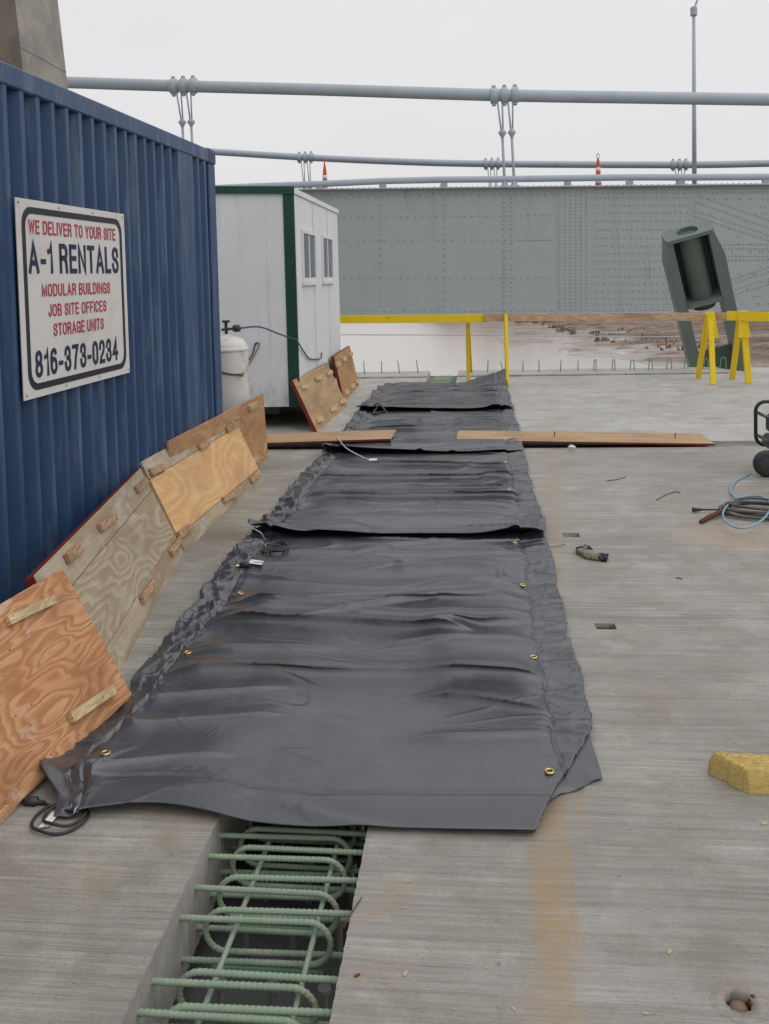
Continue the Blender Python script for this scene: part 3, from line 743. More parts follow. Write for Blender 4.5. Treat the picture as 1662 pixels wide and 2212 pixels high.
# local frame: +y along the side, +x outwards (towards the slot), the side wall plane at x = 0
def corrug():
    ys = []; y = .17; out_ = -.008; inn = -.066
    prof = [(.15, inn)]
    lim = Lc-.95
    p = .152
    while y < lim:
        prof += [(y, inn), (y+.030, out_), (y+.030+.036, out_), (y+.096, inn)]; y += p
    prof += [(Lc-.86, inn), (Lc-.83, out_)]
    prof += [(Lc-.83, out_), (Lc-.52, out_), (Lc-.49, inn)]
    for k in range(2):
        y = Lc-.45+k*.16; prof += [(y, inn), (y+.03, out_), (y+.075, out_), (y+.105, inn)]
    prof += [(Lc-.15, inn)]
    q_ = []; 
    for a in prof:
        if not q_ or a[0] > q_[-1][0]+.0005: q_.append(a)
    return q_
pr = corrug(); mb = MB(); n = len(pr)
mb.add([(x, y, .155) for y, x in pr]+[(x, y, Hc-.11) for y, x in pr], [(i, i+1, i+1+n, i+n) for i in range(n-1)])
mb.add([(x-.004-Wc+.06, y, .155) for y, x in pr]+[(x-.004-Wc+.06, y, Hc-.11) for y, x in pr], [(i+n, i+1+n, i+1, i) for i in range(n-1)])
mb.box((-Wc+.15, -.0, .155), (-.15, .03, Hc-.11)); mb.box((-Wc+.15, Lc-.03, .155), (-.15, Lc, Hc-.11))
mb.build('corrugated_wall', m_blue, cont)
MB().box((-Wc+.05, .05, Hc-.06), (-.05, Lc-.05, Hc-.03)).build('roof', m_blue, cont)
MB().box((-Wc+.05, .05, .14), (-.05, Lc-.05, .17)).build('floor', m_dark, cont)
for x in (-.06, -Wc): 
    MB().box((x, .16, Hc-.112), (x+.06, Lc-.16, Hc-.01), bev=.008).build('top_rail', m_blue, cont)
    MB().box((x, .16, 0.01), (x+.055, Lc-.16, .157), bev=.006).build('bottom_rail', m_blue, cont)
for y in (0, Lc-.155):
    for x in (-.155, -Wc):
        MB().box((x, y, .12), (x+.152, y+.155, Hc-.118), bev=.008).build('corner_post', m_blue, cont)
        for z in (0, Hc-.118):
            cc = MB().box((x-.002, y-.006, z), (x+.160, y+.165, z+.118), bev=.012)
            cc.build('corner_casting', m_blue, cont)
            MB().box((x+.1585, y+.04, z+.03), (x+.1615, y+.115, z+.09), bev=.001).build('casting_hole', m_dark, cont)
# sign
def cloc(px, py):     # photo point on the side wall plane, in container coordinates
    d = Vector(ray(px, py)); nn = Vector((cdir.y, -cdir.x, 0)); t = (cB-Vector((0, 0, EYE))).dot(nn)/d.dot(nn)
    p = Vector((0, 0, EYE))+d*t - org
    return p.dot(cdir), p.z
s0, zt0 = cloc(22, 424); _, zb0 = cloc(42, 867); s1, zt1 = cloc(262, 463); s1b, zb1 = cloc(278, 805)
SW = (s1+s1b)/2-s0-.02; SH = (zt0-zb0+zt1-zb1)/2; SZ = (zt0+zb0+zt1+zb1)/4
print('sign', s0, s1, s1b, zt0, zb0, zt1, zb1)
def rrect(w, h, r, n=8):
    p = []
    for cx_, cy_, a0 in ((w/2-r, h/2-r, 0), (-w/2+r, h/2-r, 90), (-w/2+r, -h/2+r, 180), (w/2-r, -h/2+r, 270)):
        for k in range(n+1):
            a = R(a0+90*k/n); p.append((cx_+r*math.cos(a), cy_+r*math.sin(a)))
    return p
# sign local: x along container, y up, z outwards
sb = MB().box((-SW/2, -SH/2, 0), (SW/2, SH/2, .004)).build('sign', m_signw, cont)
sb['label'] = 'white sign with rounded black border and red and navy lettering'
sb.matrix_basis = frame((.006, (s0+s1)/2+.02, SZ), (0, 1, 0), (0, 0, 1))
bo, bi = rrect(SW*.925, SH*.925, .085), rrect(SW*.925-.062, SH*.925-.062, .062); n = len(bo)
MB().add([(x, y, .0062) for x, y in bo]+[(x, y, .0062) for x, y in bi]+[(x, y, .0042) for x, y in bo], [(i, (i+1) % n, (i+1) % n+n, i+n) for i in range(n)]+[(i+2*n, (i+1) % n+2*n, (i+1) % n, i) for i in range(n)]).build('border', m_signk, sb)
def arc(cx, cy, rx, ry, a0, a1, n=9): return [(cx+rx*math.cos(R(a0+(a1-a0)*k/n)), cy+ry*math.sin(R(a0+(a1-a0)*k/n))) for k in range(n+1)]
def spl(p, n=5): return [(v.x, v.y) for v in bez([(a, b, 0) for a, b in p], n)]
def oval(w, h=1.0, r=.3, cy=.5):
    return arc(w/2, cy+h/2-r, w/2, r, 0, 180, 12)+arc(w/2, cy-h/2+r, w/2, r, 180, 360, 12)+[(w, cy+h/2-r)]
GL = {'A': (.70, [[(0, 0), (.35, 1), (.70, 0)], [(.12, .30), (.58, .30)]]),
 'B': (.62, [[(0, 0), (0, 1), (.34, 1)]+arc(.34, .76, .24, .24, 90, -90)+[(0, .52)], [(0, .52), (.36, .52)]+arc(.36, .26, .26, .26, 90, -90)+[(0, 0)]]),
 'C': (.64, [arc(.32, .70, .32, .30, 8, 180)+arc(.32, .30, .32, .30, 180, 352)]),
 'D': (.64, [[(0, 0), (0, 1), (.30, 1)]+arc(.30, .68, .34, .32, 90, 0)+arc(.30, .32, .34, .32, 0, -90)+[(0, 0)]]),
 'E': (.54, [[(.54, 1), (0, 1), (0, 0), (.54, 0)], [(0, .52), (.50, .52)]]),
 'F': (.52, [[(.52, 1), (0, 1), (0, 0)], [(0, .50), (.46, .50)]]),
 'G': (.66, [arc(.33, .70, .33, .30, 8, 180)+arc(.33, .30, .33, .30, 180, 340)+[(.66, .46), (.36, .46)], [(.66, .46), (.66, 0)]]),
 'I': (0, [[(0, 0), (0, 1)]]), 'J': (.44, [[(.44, 1), (.44, .28)]+arc(.22, .26, .22, .26, 0, -180)]), 'L': (.48, [[(0, 1), (0, 0), (.48, 0)]]),
 'M': (.74, [[(0, 0), (0, 1), (.37, .08), (.74, 1), (.74, 0)]]), 'N': (.62, [[(0, 0), (0, 1), (.62, 0), (.62, 1)]]),
 'O': (.66, [oval(.66)]), 'R': (.62, [[(0, 0), (0, 1), (.36, 1)]+arc(.36, .76, .25, .24, 90, -90)+[(0, .52)], [(.34, .52), (.54, .40), (.60, .0)]]),
 'S': (.60, [spl([(.58, .72), (.52, .92), (.30, 1), (.09, .92), (.03, .75), (.10, .60), (.30, .52), (.50, .43), (.60, .26), (.52, .07), (.30, 0), (.08, .08), (0, .28)])]),
 'T': (.60, [[(0, 1), (.60, 1)], [(.30, 1), (.30, 0)]]), 'U': (.62, [[(0, 1), (0, .30)]+arc(.31, .30, .31, .30, 180, 360)+[(.62, 1)]]),
 'V': (.64, [[(0, 1), (.32, 0), (.64, 1)]]), 'W': (.92, [[(0, 1), (.22, 0), (.46, .92), (.70, 0), (.92, 1)]]), 'Y': (.64, [[(0, 1), (.32, .46), (.64, 1)], [(.32, .46), (.32, 0)]]),
 '-': (.26, [[(0, .36), (.26, .36)]]), ' ': (.10, []), '0': (.50, [oval(.50)]), '1': (.26, [[(0, .76), (.20, .80), (.26, 1), (.26, 0)]]),
 '2': (.52, [spl([(.0, .70), (.06, .92), (.26, 1), (.46, .92), (.51, .72), (.42, .50), (.16, .26), (.02, .0)])+[(.52, 0)]]),
 '3': (.52, [spl([(.02, .74), (.08, .93), (.26, 1), (.44, .93), (.49, .76), (.42, .58), (.22, .53)]), spl([(.22, .53), (.44, .46), (.52, .27), (.45, .07), (.26, 0), (.07, .07), (0, .28)])]),
 '4': (.56, [[(.40, 0), (.40, 1), (0, .28), (.56, .28)]]), '6': (.50, [oval(.50, .60, .26, .30), spl([(.48, .78), (.42, .95), (.26, 1), (.08, .90), (0, .62), (0, .34)])]),
 '7': (.52, [[(0, 1), (.52, 1), (.30, .55), (.16, 0)]]), '8': (.52, [[(x+.03, y) for x, y in oval(.46, .48, .22, .76)], oval(.52, .52, .24, .26)])}
def textmesh(txt, x0, x1, y0, y1, mat, th):
    # th: stroke as a share of the letter height
    gap = .20+th*1.15; pos = []; x = 0
    for c in txt:
        pos.append(x); x += GL[c][0]+gap
    tot = x-gap; t = th*(y1-y0); tx = t*.92; kx = (x1-x0-tx)/tot; ky = (y1-y0-t)
    mb = MB(); zi = 0
    for c, px in zip(txt, pos):
        for st in GL[c][1]:
            p = [Vector((x0+tx/2+(px+a)*kx, y0+t/2+b*ky)) for a, b in st]
            q_ = [p[0]]
            for v in p[1:]:
                if (v-q_[-1]).length > 1e-5: q_.append(v)
            p = q_; cl = (p[0]-p[-1]).length < 1e-4
            if cl: p = p[:-1]
            n = len(p); zi += 1; z = .0066+.00006*(zi % 3); vs = []
            for i in range(n):
                a = p[i]-p[i-1] if (i or cl) else p[1]-p[0]; b = p[(i+1) % n]-p[i] if (i < n-1 or cl) else p[-1]-p[-2]
                a = a.normalized(); b = b.normalized(); na = Vector((-a.y, a.x)); nb = Vector((-b.y, b.x)); m = na+nb
                m = na if m.length < .2 else m.normalized(); k = 1/max(.42, m.dot(na))
                off = m*(t/2*k); e_ = Vector((0, 0))
                if not cl and i == 0: e_ = -a*(t/2)*(1 if abs(a.y) < .3 or abs(a.x) < .3 else .9)*(0 if len(GL[c][1]) > 1 and st is not GL[c][1][0] else 1)
                if not cl and i == n-1: e_ = b*(t/2)*(1 if c not in 'RAH' or st is GL[c][1][0] else (1 if c == 'R' else 0))
                vs += [(p[i].x+off.x+e_.x, p[i].y+off.y+e_.y, z), (p[i].x-off.x+e_.x, p[i].y-off.y+e_.y, z)]
            mb.add(vs, [(2*i, 2*i+1, (2*i+3) % (2*n), (2*i+2) % (2*n)) for i in range(n if cl else n-1)])
    return mb.build('lettering', mat, sb)
def sfrac(zx, zy):   # zoomed column of the sign picture -> signed distance from sign centre
    d = zx/2.765/1.1336; s_, _ = cloc(d, (440+zy/2.765)/1.1336); return s_-((s0+s1)/2+.02)
for txt, xa, xb, fa, fb, mt, bd in (
    ('WE DELIVER TO YOUR SITE', 170, 768, .100, .172, m_signr, .155), ('A-1 RENTALS', 152, 798, .212, .372, m_signn, .165),
    ('MODULAR BUILDINGS', 262, 735, .425, .492, m_signr, .155), ('JOB SITE OFFICES', 306, 710, .532, .598, m_signr, .155),
    ('STORAGE UNITS', 341, 693, .635, .703, m_signr, .155), ('816-373-0234', 216, 792, .763, .902, m_signn, .165)):
    zy = {'W': 320, 'A': 530, 'M': 740, 'J': 870, 'S': 1000, '8': 1230}[txt[0]]
    textmesh(txt, sfrac(xa, zy)+(.035 if txt[0] == 'A' else .012), sfrac(xb, zy)-(.02 if txt[0] == 'A' else .004), SH/2-fb*SH, SH/2-fa*SH, mt, bd)
for sx in (-1, -.33, .33, 1):
    for sy in (-1, 1):
        MB().lathe([(.006, .004), (.006, .006), (.003, .0075)], 8, T3(sx*SW*.48, sy*SH*.478, 0)).build('screw', m_stud, sb, True)

# ================================================================== TRAILER
ta = Vector((-1.97, 9.9, 0)); tdir = Vector((-.011, 1, 0)).normalized()
Lt = 3.45; tw = 2.6; tz0, tz1 = .245, 2.62
tr = empty('office_trailer', ta, -math.atan2(tdir.x, tdir.y)); tag(tr, 'white box site trailer with dark green corner trim behind the blue container', 'site trailer')
mb = MB()
zl = tz1+.10       # roof a little higher to the left
def hexa(m, x0, y0, z0, x1, y1, z1, zL):
    m.add([(x0,y0,z0),(x1,y0,z0),(x1,y1,z0),(x0,y1,z0),(x0,y0,zL),(x1,y0,z1),(x1,y1,z1),(x0,y1,zL)], [(0,3,2,1),(4,5,6,7),(0,1,5,4),(1,2,6,5),(2,3,7,6),(3,0,4,7)])
hexa(mb, -tw, .0, tz0, 0, Lt, tz1-.06, zl-.06)
mb.build('body', m_white, tr)
mb = MB(); hexa(mb, -tw-.02, -.02, tz1-.058, .02, Lt+.02, tz1, zl)
mb.v = [(a, b, c-(0.0)) if i not in (0, 3) else (a, b, zl-.058) for i, (a, b, c) in enumerate(mb.v)]
mb.build('roof', m_white, tr)
mb = MB()
mb.box((-.105, -.012, tz0+.002), (.012, -.001, tz1-.062)); mb.box((.001, -.0008, tz0+.002), (.012, .035, tz1-.062))
mb.build('corner_trim', m_green, tr)
mb = MB(); mb.add([(-tw-.03, -.032, zl-.07), (.025, -.032, tz1-.07), (.025, -.022, tz1-.07), (-tw-.03, -.022, zl-.07), (-tw-.03, -.032, zl+.012), (.025, -.032, tz1+.012), (.025, -.022, tz1+.012), (-tw-.03, -.022, zl+.012)], [(0,3,2,1),(4,5,6,7),(0,1,5,4),(1,2,6,5),(2,3,7,6),(3,0,4,7)])
mb.build('roof_trim', m_green, tr)
MB().box((-tw+.1, .15, tz0-.1), (-.25, Lt-.1, tz0-.002)).build('chassis', m_dark, tr)
for x in (-tw+.35, -.45):
    w_ = MB().lathe([(.12, -.09), (.16, -.08), (.17, -.05), (.17, .05), (.16, .08), (.12, .09)], 24, T3(x, 2.0, .171) @ Matrix.Rotation(R(90), 4, 'Y')).build('wheel', m_black, tr, True, angle=40)
for y_ in (1.25, 2.44): MB().box((.0006, y_, tz0+.02), (.0035, y_+.012, tz1-.07)).build('panel_seam', m_dirtw, tr)
for x_ in (-1.22,): MB().box((x_, -.0035, tz0+.02), (x_+.010, -.0006, tz1-.02)).build('panel_seam', m_dirtw, tr)
def twin(y0, y1, z0, z1):
    f = MB()
    t = .045
    f.box((.001, y0, z0), (.022, y1, z0+t)).box((.001, y0, z1-t), (.022, y1, z1)).box((.001, y0, z0+t), (.022, y0+t, z1-t)).box((.001, y1-t, z0+t), (.022, y1, z1-t)).box((.001, (y0+y1)/2-.02, z0+t), (.018, (y0+y1)/2+.02, z1-t))
    w = f.build('window', m_white, tr)
    MB().box((.003, y0+t, z0+t), (.008, y1-t, z1-t)).build('pane', m_glass, w)
    MB().box((.001, y0-.03, z0-.04), (.035, y1+.03, z0-.002)).build('sill', m_white, w)
def tly(px, py=600):
    d = Vector(ray(px, py)); nn = Vector((tdir.y, -tdir.x, 0)); t = (ta-Vector((0, 0, EYE))).dot(nn)/d.dot(nn)
    p = Vector((0, 0, EYE))+d*t; return (p-ta).dot(tdir), p.z
for a, b in ((652, 680), (695, 717)):
    (ya, _), (yb, _) = tly(a, 550), tly(b, 550)
    twin(ya, yb, 1.60, 2.20)
# jack foot and tail lamp at the tail
MB().tube([(-.72, -.05, .02), (-.78, -.05, .26)], .035, 8).box((-.78, -.12, .0), (-.62, .04, .02)).build('jack_stand', m_rust, tr)
MB().lathe([(.0, -.02), (.075, -.02), (.085, 0), (.075, .02), (.0, .02)], 20, T3(-.84, -.06, .30) @ Matrix.Rotation(R(80), 4, 'Y') @ Matrix.Scale(1.6, 4, (1, 0, 0))).build('fender', m_dark, tr, True)

# propane tank, hose
tp = Vector((D(492, 800, 8.3).x, 8.3, 0))
tk = empty('gas_cylinder', tp); tag(tk, 'tall dirty white gas cylinder standing between container and trailer', 'gas cylinder')
MB().lathe([(.17, 0), (.19, .03), (.195, .08), (.195, .98), (.187, 1.04), (.16, 1.09), (.11, 1.125), (.06, 1.14), (.05, 1.15)], 36).build('body', m_tank, tk, True)
MB().lathe([(.197, .995), (.199, 1.0), (.199, 1.02), (.19, 1.03)], 36).build('collar', m_tank, tk, True)
v_ = MB().tube([(0, 0, 1.14), (0, 0, 1.255)], .015, 10).tube([(-.04, -.01, 1.19), (.1, -.01, 1.2)], .012, 8).build('valve', m_dark, tk, True)
MB().lathe([(.034, 1.255), (.038, 1.26), (.038, 1.272), (.034, 1.276)], 8).build('handwheel', m_dark, v_)
MB().lathe([(.012, -.04), (.03, -.03), (.036, 0), (.03, .03), (.012, .04)], 12, T3(.1, -.01, 1.2) @ Matrix.Rotation(R(90), 4, 'Y')).build('regulator', m_dark, v_, True)
def onw(px, py, off=.02):
    d = Vector(ray(px, py)); nn = Vector((tdir.y, -tdir.x, 0)); t = (ta+nn*off-Vector((0, 0, EYE))).dot(nn)/d.dot(nn)
    return Vector((0, 0, EYE))+d*t
hs = [tp+Vector((.12, -.01, 1.2)), D(560, 706, 8.6), D(600, 720, 9.3), D(634, 733, 9.84), onw(641, 735, .03), onw(655, 757), onw(668, 774), onw(682, 776), onw(693, 774), onw(695, 762)]
o = MB().tube(bez(hs, 8), .009, 8).build('gas_hose', m_hose, None, True); tag(o, 'thin black gas hose running from the white cylinder to the trailer side', 'hose')
ch = [tp+Vector((.2*math.cos(a), .2*math.sin(a), .82+.03*math.sin(2*a))) for a in [R(-170+10*k) for k in range(15)]]
ch += [D(560, 748, 9.7), D(552, 742, 9.88), D(546, 765, 9.87), D(532, 785, 9.86)]
o = MB().tube(bez(ch, 3), .009, 6).build('chain', m_cord, None, True); tag(o, 'thin chain looped around the white gas cylinder and hooked to the trailer', 'chain')

# ================================================================== PLYWOOD PANELS
WID = .61
def panel(label, A, B, T, L=None, W_=WID, mats=(p_gold, p_grey2), th=.019, cleats=(), strips=(.15, .12), edge=None, cm=p_cleat, group='plywood form panels leaning beside the mats', csize=(.12, .045, .022), nails=()):
    A, B, T = Vector(A), Vector(B), Vector(T)
    mw = frame(A, B-A, T-A)
    if L is None: L = (B-A).length
    e = bpy.data.objects.new('plywood_panel', None); C.objects.link(e); e.matrix_world = mw; e.empty_display_size = .1
    tag(e, label, 'plywood panel', group)
    sgn = 1 if (mw.to_3x3() @ Vector((0, 0, 1))).x > 0 else -1
    zf = (lambda a, b: (a, b)) if sgn > 0 else (lambda a, b: (-b, -a))
    def bx(x0, y0, z0, x1, y1, z1, nm, m, par=e, bev=.0015, lbl=None):
        a, b = zf(z0, z1); o_ = MB().box((x0, y0, a), (x1, y1, b), bev=bev).build(nm, m, par)
        if lbl: o_['label'] = lbl
        return o_
    s0_, s1_ = strips
    if s0_ or s1_:
        bx(0.004, s1_+.003, -th, L-.004, W_-s0_-.003, 0, 'sheet', mats[0])
        bx(0, 0, -th, L, s1_, -.001, 'edge_strip', mats[1]); bx(0, W_-s0_, -th, L, W_, -.001, 'edge_strip', mats[1])
        bx(0.02, .05, -th-.022, L-.02, W_-.05, -th-.001, 'backing', edge or p_brown)
    else:
        bx(0, 0, -th, L, W_, 0, 'sheet', mats[0])
    if edge:
        bx(-.0035, 0, -th-.02, -.0005, W_, -.001, 'painted_edge', edge, bev=0)
        bx(0, W_+.0005, -th-.02, L, W_+.003, -.002, 'painted_edge', edge, bev=0)
    for (u, v, rot) in cleats:
        T_ = T3(u, v, 0) @ Matrix.Rotation(R(rot), 4, 'Z')
        a, b = zf(.0005, csize[2])
        MB().box((-csize[0]/2, -csize[1]/2, a), (csize[0]/2, csize[1]/2, b), T=T_, bev=.002).build('cleat', cm if not callable(cm) else cm(u), e)
    return e
# 1: foreground orange panel
A0 = G(287, 1502, .03); A1 = G(48, 1728, .02); dr = (A1-A0).normalized(); near = A0+dr*2.2
topr = D(130, 1230, A0.y+.01)
panel('orange grained plywood panel nearest the camera with two long pale cleats', near+Vector((0,0,.0)), A0, near+(topr-A0), mats=(p_orange, p_orange), strips=(0, 0), cleats=(), W_=(topr-A0).length)
pn = bpy.data.objects['plywood_panel']
def on_panel(e, px, py):
    mw = e.matrix_world; o_ = mw.translation; nn = (mw.to_3x3() @ Vector((0, 0, 1))); d = Vector(ray(px, py)); t = (o_-Vector((0, 0, EYE))).dot(nn)/d.dot(nn)
    return mw.inverted() @ (Vector((0, 0, EYE))+d*t)
def add_cleat(e, p0, p1, w, h, m):
    a, b = on_panel(e, *p0), on_panel(e, *p1); dd = b-a; l = dd.length
    sg = 1 if (e.matrix_world.to_3x3() @ Vector((0, 0, 1))).x > 0 else -1
    T_ = Matrix.Translation((a+b)/2) @ Matrix.Rotation(math.atan2(dd.y, dd.x), 4, 'Z')
    z0, z1 = (.0005, h) if sg > 0 else (-h, -.0005)
    MB().box((-l/2, -w/2, z0), (l/2, w/2, z1), T=T_, bev=.002).build('cleat', m, e)
add_cleat(pn, (12, 1345), (112, 1298), .034, .022, p_cleat)
add_cleat(pn, (147, 1555), (240, 1492), .038, .024, p_cleat)
# 2: weathered grey
B1 = G(398, 1192); Tp = D(285, 1006, 5.52)+Vector((.10, 0, .0)); B0 = G(262, 1448)
dr = (B1-B0).normalized(); nearB = B1-dr*2.03
p2 = panel('weathered grey plywood panel with swirling grain, second from the camera, red painted ends', nearB, B1, nearB+(Tp-B1), mats=(p_grey, p_grey2), edge=m_redh, W_=(Tp-B1).length)
for a, b in (((292, 1060), (314, 1040)), ((212, 1142), (246, 1118)), ((366, 1196), (386, 1166)), ((302, 1298), (330, 1258)), ((140, 1210), (170, 1185))): add_cleat(p2, a, b, .04, .022, p_cleat2)
# 4: brown one behind (built before 3)
C1 = G(580, 990); Tc = D(546, 850, C1.y)+Vector((.10, 0, 0)); C0 = C1-(C1-Vector((-2.0, 6.1, 0))).normalized()*2.44
p4 = panel('brown swirled plywood panel at the far end of the container, standing behind the golden one', C0, C1, C0+(Tc-C1), mats=(p_brown, p_brown), strips=(0, 0), W_=(Tc-C1).length)
for a, b in (((536, 882), (552, 872)), ((541, 1000), (556, 988))): add_cleat(p4, a, b, .045, .03, p_cleat)
# 3: golden
D0 = G(400, 1188)+Vector((.01, -.03, 0)); D1 = G(571, 1036); Td = D(287, 1004, 5.55)+Vector((.13, 0, .0))
p3 = panel('golden yellow plywood panel with grey edge strips, third from the camera', D0, D1, Td, mats=(p_gold, p_grey2), edge=None, strips=(.12, .10))
for a, b in (((322, 1022), (352, 1010)), ((428, 968), (448, 957)), ((487, 930), (510, 916)), ((366+18, 1158), (408, 1140)), ((480, 1082), (508, 1066)), ((540, 1040), (553, 1028)), ((500, 905), (514, 899))): add_cleat(p3, a, b, .045, .022, p_cleat2)
# trailer panels
E0 = G(686, 933); E1 = G(751, 876); Te = D(633, 822, E0.y)
p5 = panel('tan plywood panel with six pale cleats leaning on the trailer, left of a twin panel', E0, E1, Te, mats=(p_tan, p_tan), strips=(0, 0), edge=m_redh)
for a in ((741, 945), (1150-411, 947)): pass
def z6(x, y): return ((500+x*.2407)/1.1336, (700+y*.2407)/1.1336)
for (x, y) in ((1010, 1030), (1150, 945), (1265, 890), (1165, 1365), (1305, 1258), (1400, 1182)):
    a, b = z6(x-26, y+12), z6(x+26, y-12); add_cleat(p5, a, b, .05, .03, p_cleat)
F0 = G(745, 866); F1 = G(776, 831); Tf = D(722, 770, F0.y)
p6 = panel('farther tan plywood panel leaning at the trailer end near the river', F0, F1, Tf, mats=(p_brown, p_brown), strips=(0, 0), edge=m_redh)
for (x, y) in ((1355, 800), (1420, 745), (1480, 700), (1440, 1083), (1500, 1020), (1545, 972)):
    a, b = z6(x-18, y+9), z6(x+18, y-9); add_cleat(p6, a, b, .06, .03, p_cleat)
# board lying under the orange panel
a, b = G(48, 1736), G(-60, 1850)
o = MB().box((0, -.045, 0), ((b-a).length+.6, .045, .038), T=frame(a+Vector((-.05, 0, 0)), b-a, (0, 0, 1)) @ Matrix.Rotation(R(-90), 4, 'X') @ T3(0, 0, -.0), bev=.002).build('timber', p_cleat); tag(o, 'short pale timber end poking from under the orange panel at the left edge', 'timber')

# flat boards over the joint
def board(label, x0, x1, y0, y1, z, rz, m, tilt=0):
    e = empty('board', ((x0+x1)/2, (y0+y1)/2, z), rz); e.rotation_euler = (0, tilt, rz); tag(e, label, 'board', 'plywood strips laid across the deck joint')
    l, w = (x1-x0)/2, (y1-y0)/2
    MB().box((-l, -w, 0), (l, w, .019), bev=.001).build('sheet', m, e)
    MB().box((-l, -w-.003, .001), (l, -w-.0005, .018)).build('painted_edge', m_redh, e)
    return e
br = board('long tan plywood strip lying flat across the joint right of the mats', G(986, 963, .05).x, 2.14, 8.72, 9.26, .034, R(-.3), p_tan, R(1.2))
for x in (-.25, .88):
    MB().tube([(x, -.02, .02), (x+.004, -.02, .07)], .005, 6).build('nail', m_dark, br)
bl = board('plywood strip lying flat across the joint between the panels and the mats', -3.3, G(841, 963, .07).x, 8.70, 9.22, .048, R(-.8), p_tan, R(-1.6))

# ================================================================== HEATED MATS
MX0, MX1 = -1.46, .39
def blanket(name, label, y0, y1, seed, folds, lifts, base, corner=None, over=None, outl=.035, amp=1.0, nx=200, ny=250):
    U, V_ = np.meshgrid(np.linspace(0, 1, nx), np.linspace(0, 1, ny), indexing='ij')
    X = MX0+(MX1-MX0)*U; Y = y0+(y1-y0)*V_
    sL = sstep(.30, 0, U*(MX1-MX0)); sR = sstep(.24, 0, (1-U)*(MX1-MX0)); E_ = np.maximum(sL*1.25, sR)
    sx, sy = X+seed*3.7, Y+seed*1.3
    H_ = np.zeros_like(X)+.012+(base*sstep(.62, .34, Y-y0))
    endm = sstep(.30, .45, y1-Y) if y1 < 13 else 1.0
    inner = sstep(.13, .20, U*(MX1-MX0))*sstep(.13, .19, (1-U)*(MX1-MX0))
    H_ += .014*inner
    # folds across
    DY = np.zeros_like(X)
    for (yc, A, wf, wn, curve, xa, xb) in folds:
        wn = max(wn*.8, .016)
        yy = yc+np.interp(X, [MX0+(MX1-MX0)*t for t in np.linspace(0, 1, len(curve))], curve)+(fbm(sx*1.6, sx*0+yc*3, 2)-.5)*.05
        d = Y-yy
        da = np.sqrt(d*d+.006**2)-.006
        prof = np.where(d > 0, np.exp(-da/wf), .55*np.exp(-(da/wn))+.45*np.exp(-da/(wn*4)))
        m = sstep(xa-.12, xa+.12, X)*sstep(xb+.12, xb-.12, X)*(.7+.6*fbm(sx*3, sy*.5, 2))
        H_ += 2.2*A*prof*m*endm
        if A >= .014: DY -= min(.034, A*1.3)*np.exp(-((d-.012)/.022)**2)*m*endm*(.3+1.2*fbm(sx*2.2+yc, sx*0+seed, 2))
    # soft pulled wrinkles
    wrp = (fbm(sx*1.3, sy*1.3, 2)-.5)*.6
    w1 = ridged(sx*.55+wrp, sy*2.6+wrp*1.2, 2, .35)
    H_ += .016*amp*(w1**2.6)*(.4+.6*E_)
    w2 = ridged(sx*.9-wrp+5, sy*4.5+1.1*sx+wrp*1.5, 1)
    H_ += .015*amp*sstep(.87, 1.0, w2)*sstep(.4, .62, fbm(sx*.9, sy*.9+4, 2))
    w3 = ridged(sx*.9+wrp+9, sy*4.0-1.5*sx-wrp*1.5, 1)
    H_ += .013*amp*sstep(.88, 1.0, w3)*sstep(.42, .62, fbm(sx*.9+7, sy*.9, 2))
    for q_, (fx, fy, sk) in enumerate(((1.8, 9, 2.2), (2.2, 8, -2.6), (1.2, 14, .5))):
        w4 = ridged(sx*fx+wrp*1.6+q_*5, sy*fy+sk*sx+wrp*3, 1)
        H_ += .0055*amp*sstep(.90, 1.0, w4)*sstep(.46, .62, fbm(sx*1.7+q_*7, sy*1.7, 2))*(.5+E_)
    # gathered creases running in from both edges
    ang = np.where(U < .5, 1.3, -1.3)*sx
    g1 = ridged(sx*1.0+wrp, sy*6.5+ang*1.2+wrp*2, 1); g2 = ridged(sx*1.0-wrp, sy*9-ang*1.6+wrp*2+3, 1)
    ee = np.clip(E_*1.3, 0, 1)
    H_ += amp*ee*(.020*g1**4+.012*g2**4)
    # crumpled hems: flat facets meeting in sharp creases
    flap = np.clip(1-inner, 0, 1)
    wq = (fbm(sx*3, sy*3, 2)-.5)*1.6
    f1, f2, hv = worley(sx*8.5+wq, sy*7.0-wq, int(seed)); g1_, g2_, hw_ = worley(sx*19-wq, sy*15+wq, int(seed)+3)
    side = np.where(U < .5, .95, .27)*(.45+.9*fbm(sy*1.4, sy*0+seed, 2))
    soft = np.clip(flap+.35*sstep(.35, .0, np.minimum(U, 1-U)*(MX1-MX0)), 0, 1)
    cr = (.030+.018*fbm(sy*2.3, sx*2.3+7, 2))*f1+.040*hv+.010*g1_+.009*hw_
    H_ += soft*flap*side*amp*(cr-.015)+(1-flap)*ee*side*amp*.25*(cr-.02)
    # stitched seam lines
    for sp in (.15, (MX1-MX0)-.15):
        H_ -= .010*np.exp(-((U*(MX1-MX0)-sp)/.007)**2)
    for sp in (.155, (y1-y0)-.17): H_ -= .008*np.exp(-(((Y-y0)-sp)/.008)**2)*(U > .05)*(U < .95)
    # slack over the slot
    if over is None: H_ -= .010*sstep(.26, .1, np.abs(X-(SLX0+SLX1)/2))*sstep(y0+.5, y0, Y)
    # overlap on the previous mat
    for (lx, ly, rx, ry, hh) in lifts:
        H_ += hh*np.exp(-(((X-lx)/rx)**2+((Y-ly)/ry)**2))
    H_ = np.maximum(H_, .004+base*.8*sstep(.5, .34, (V_*(y1-y0))))
    Y = Y+DY
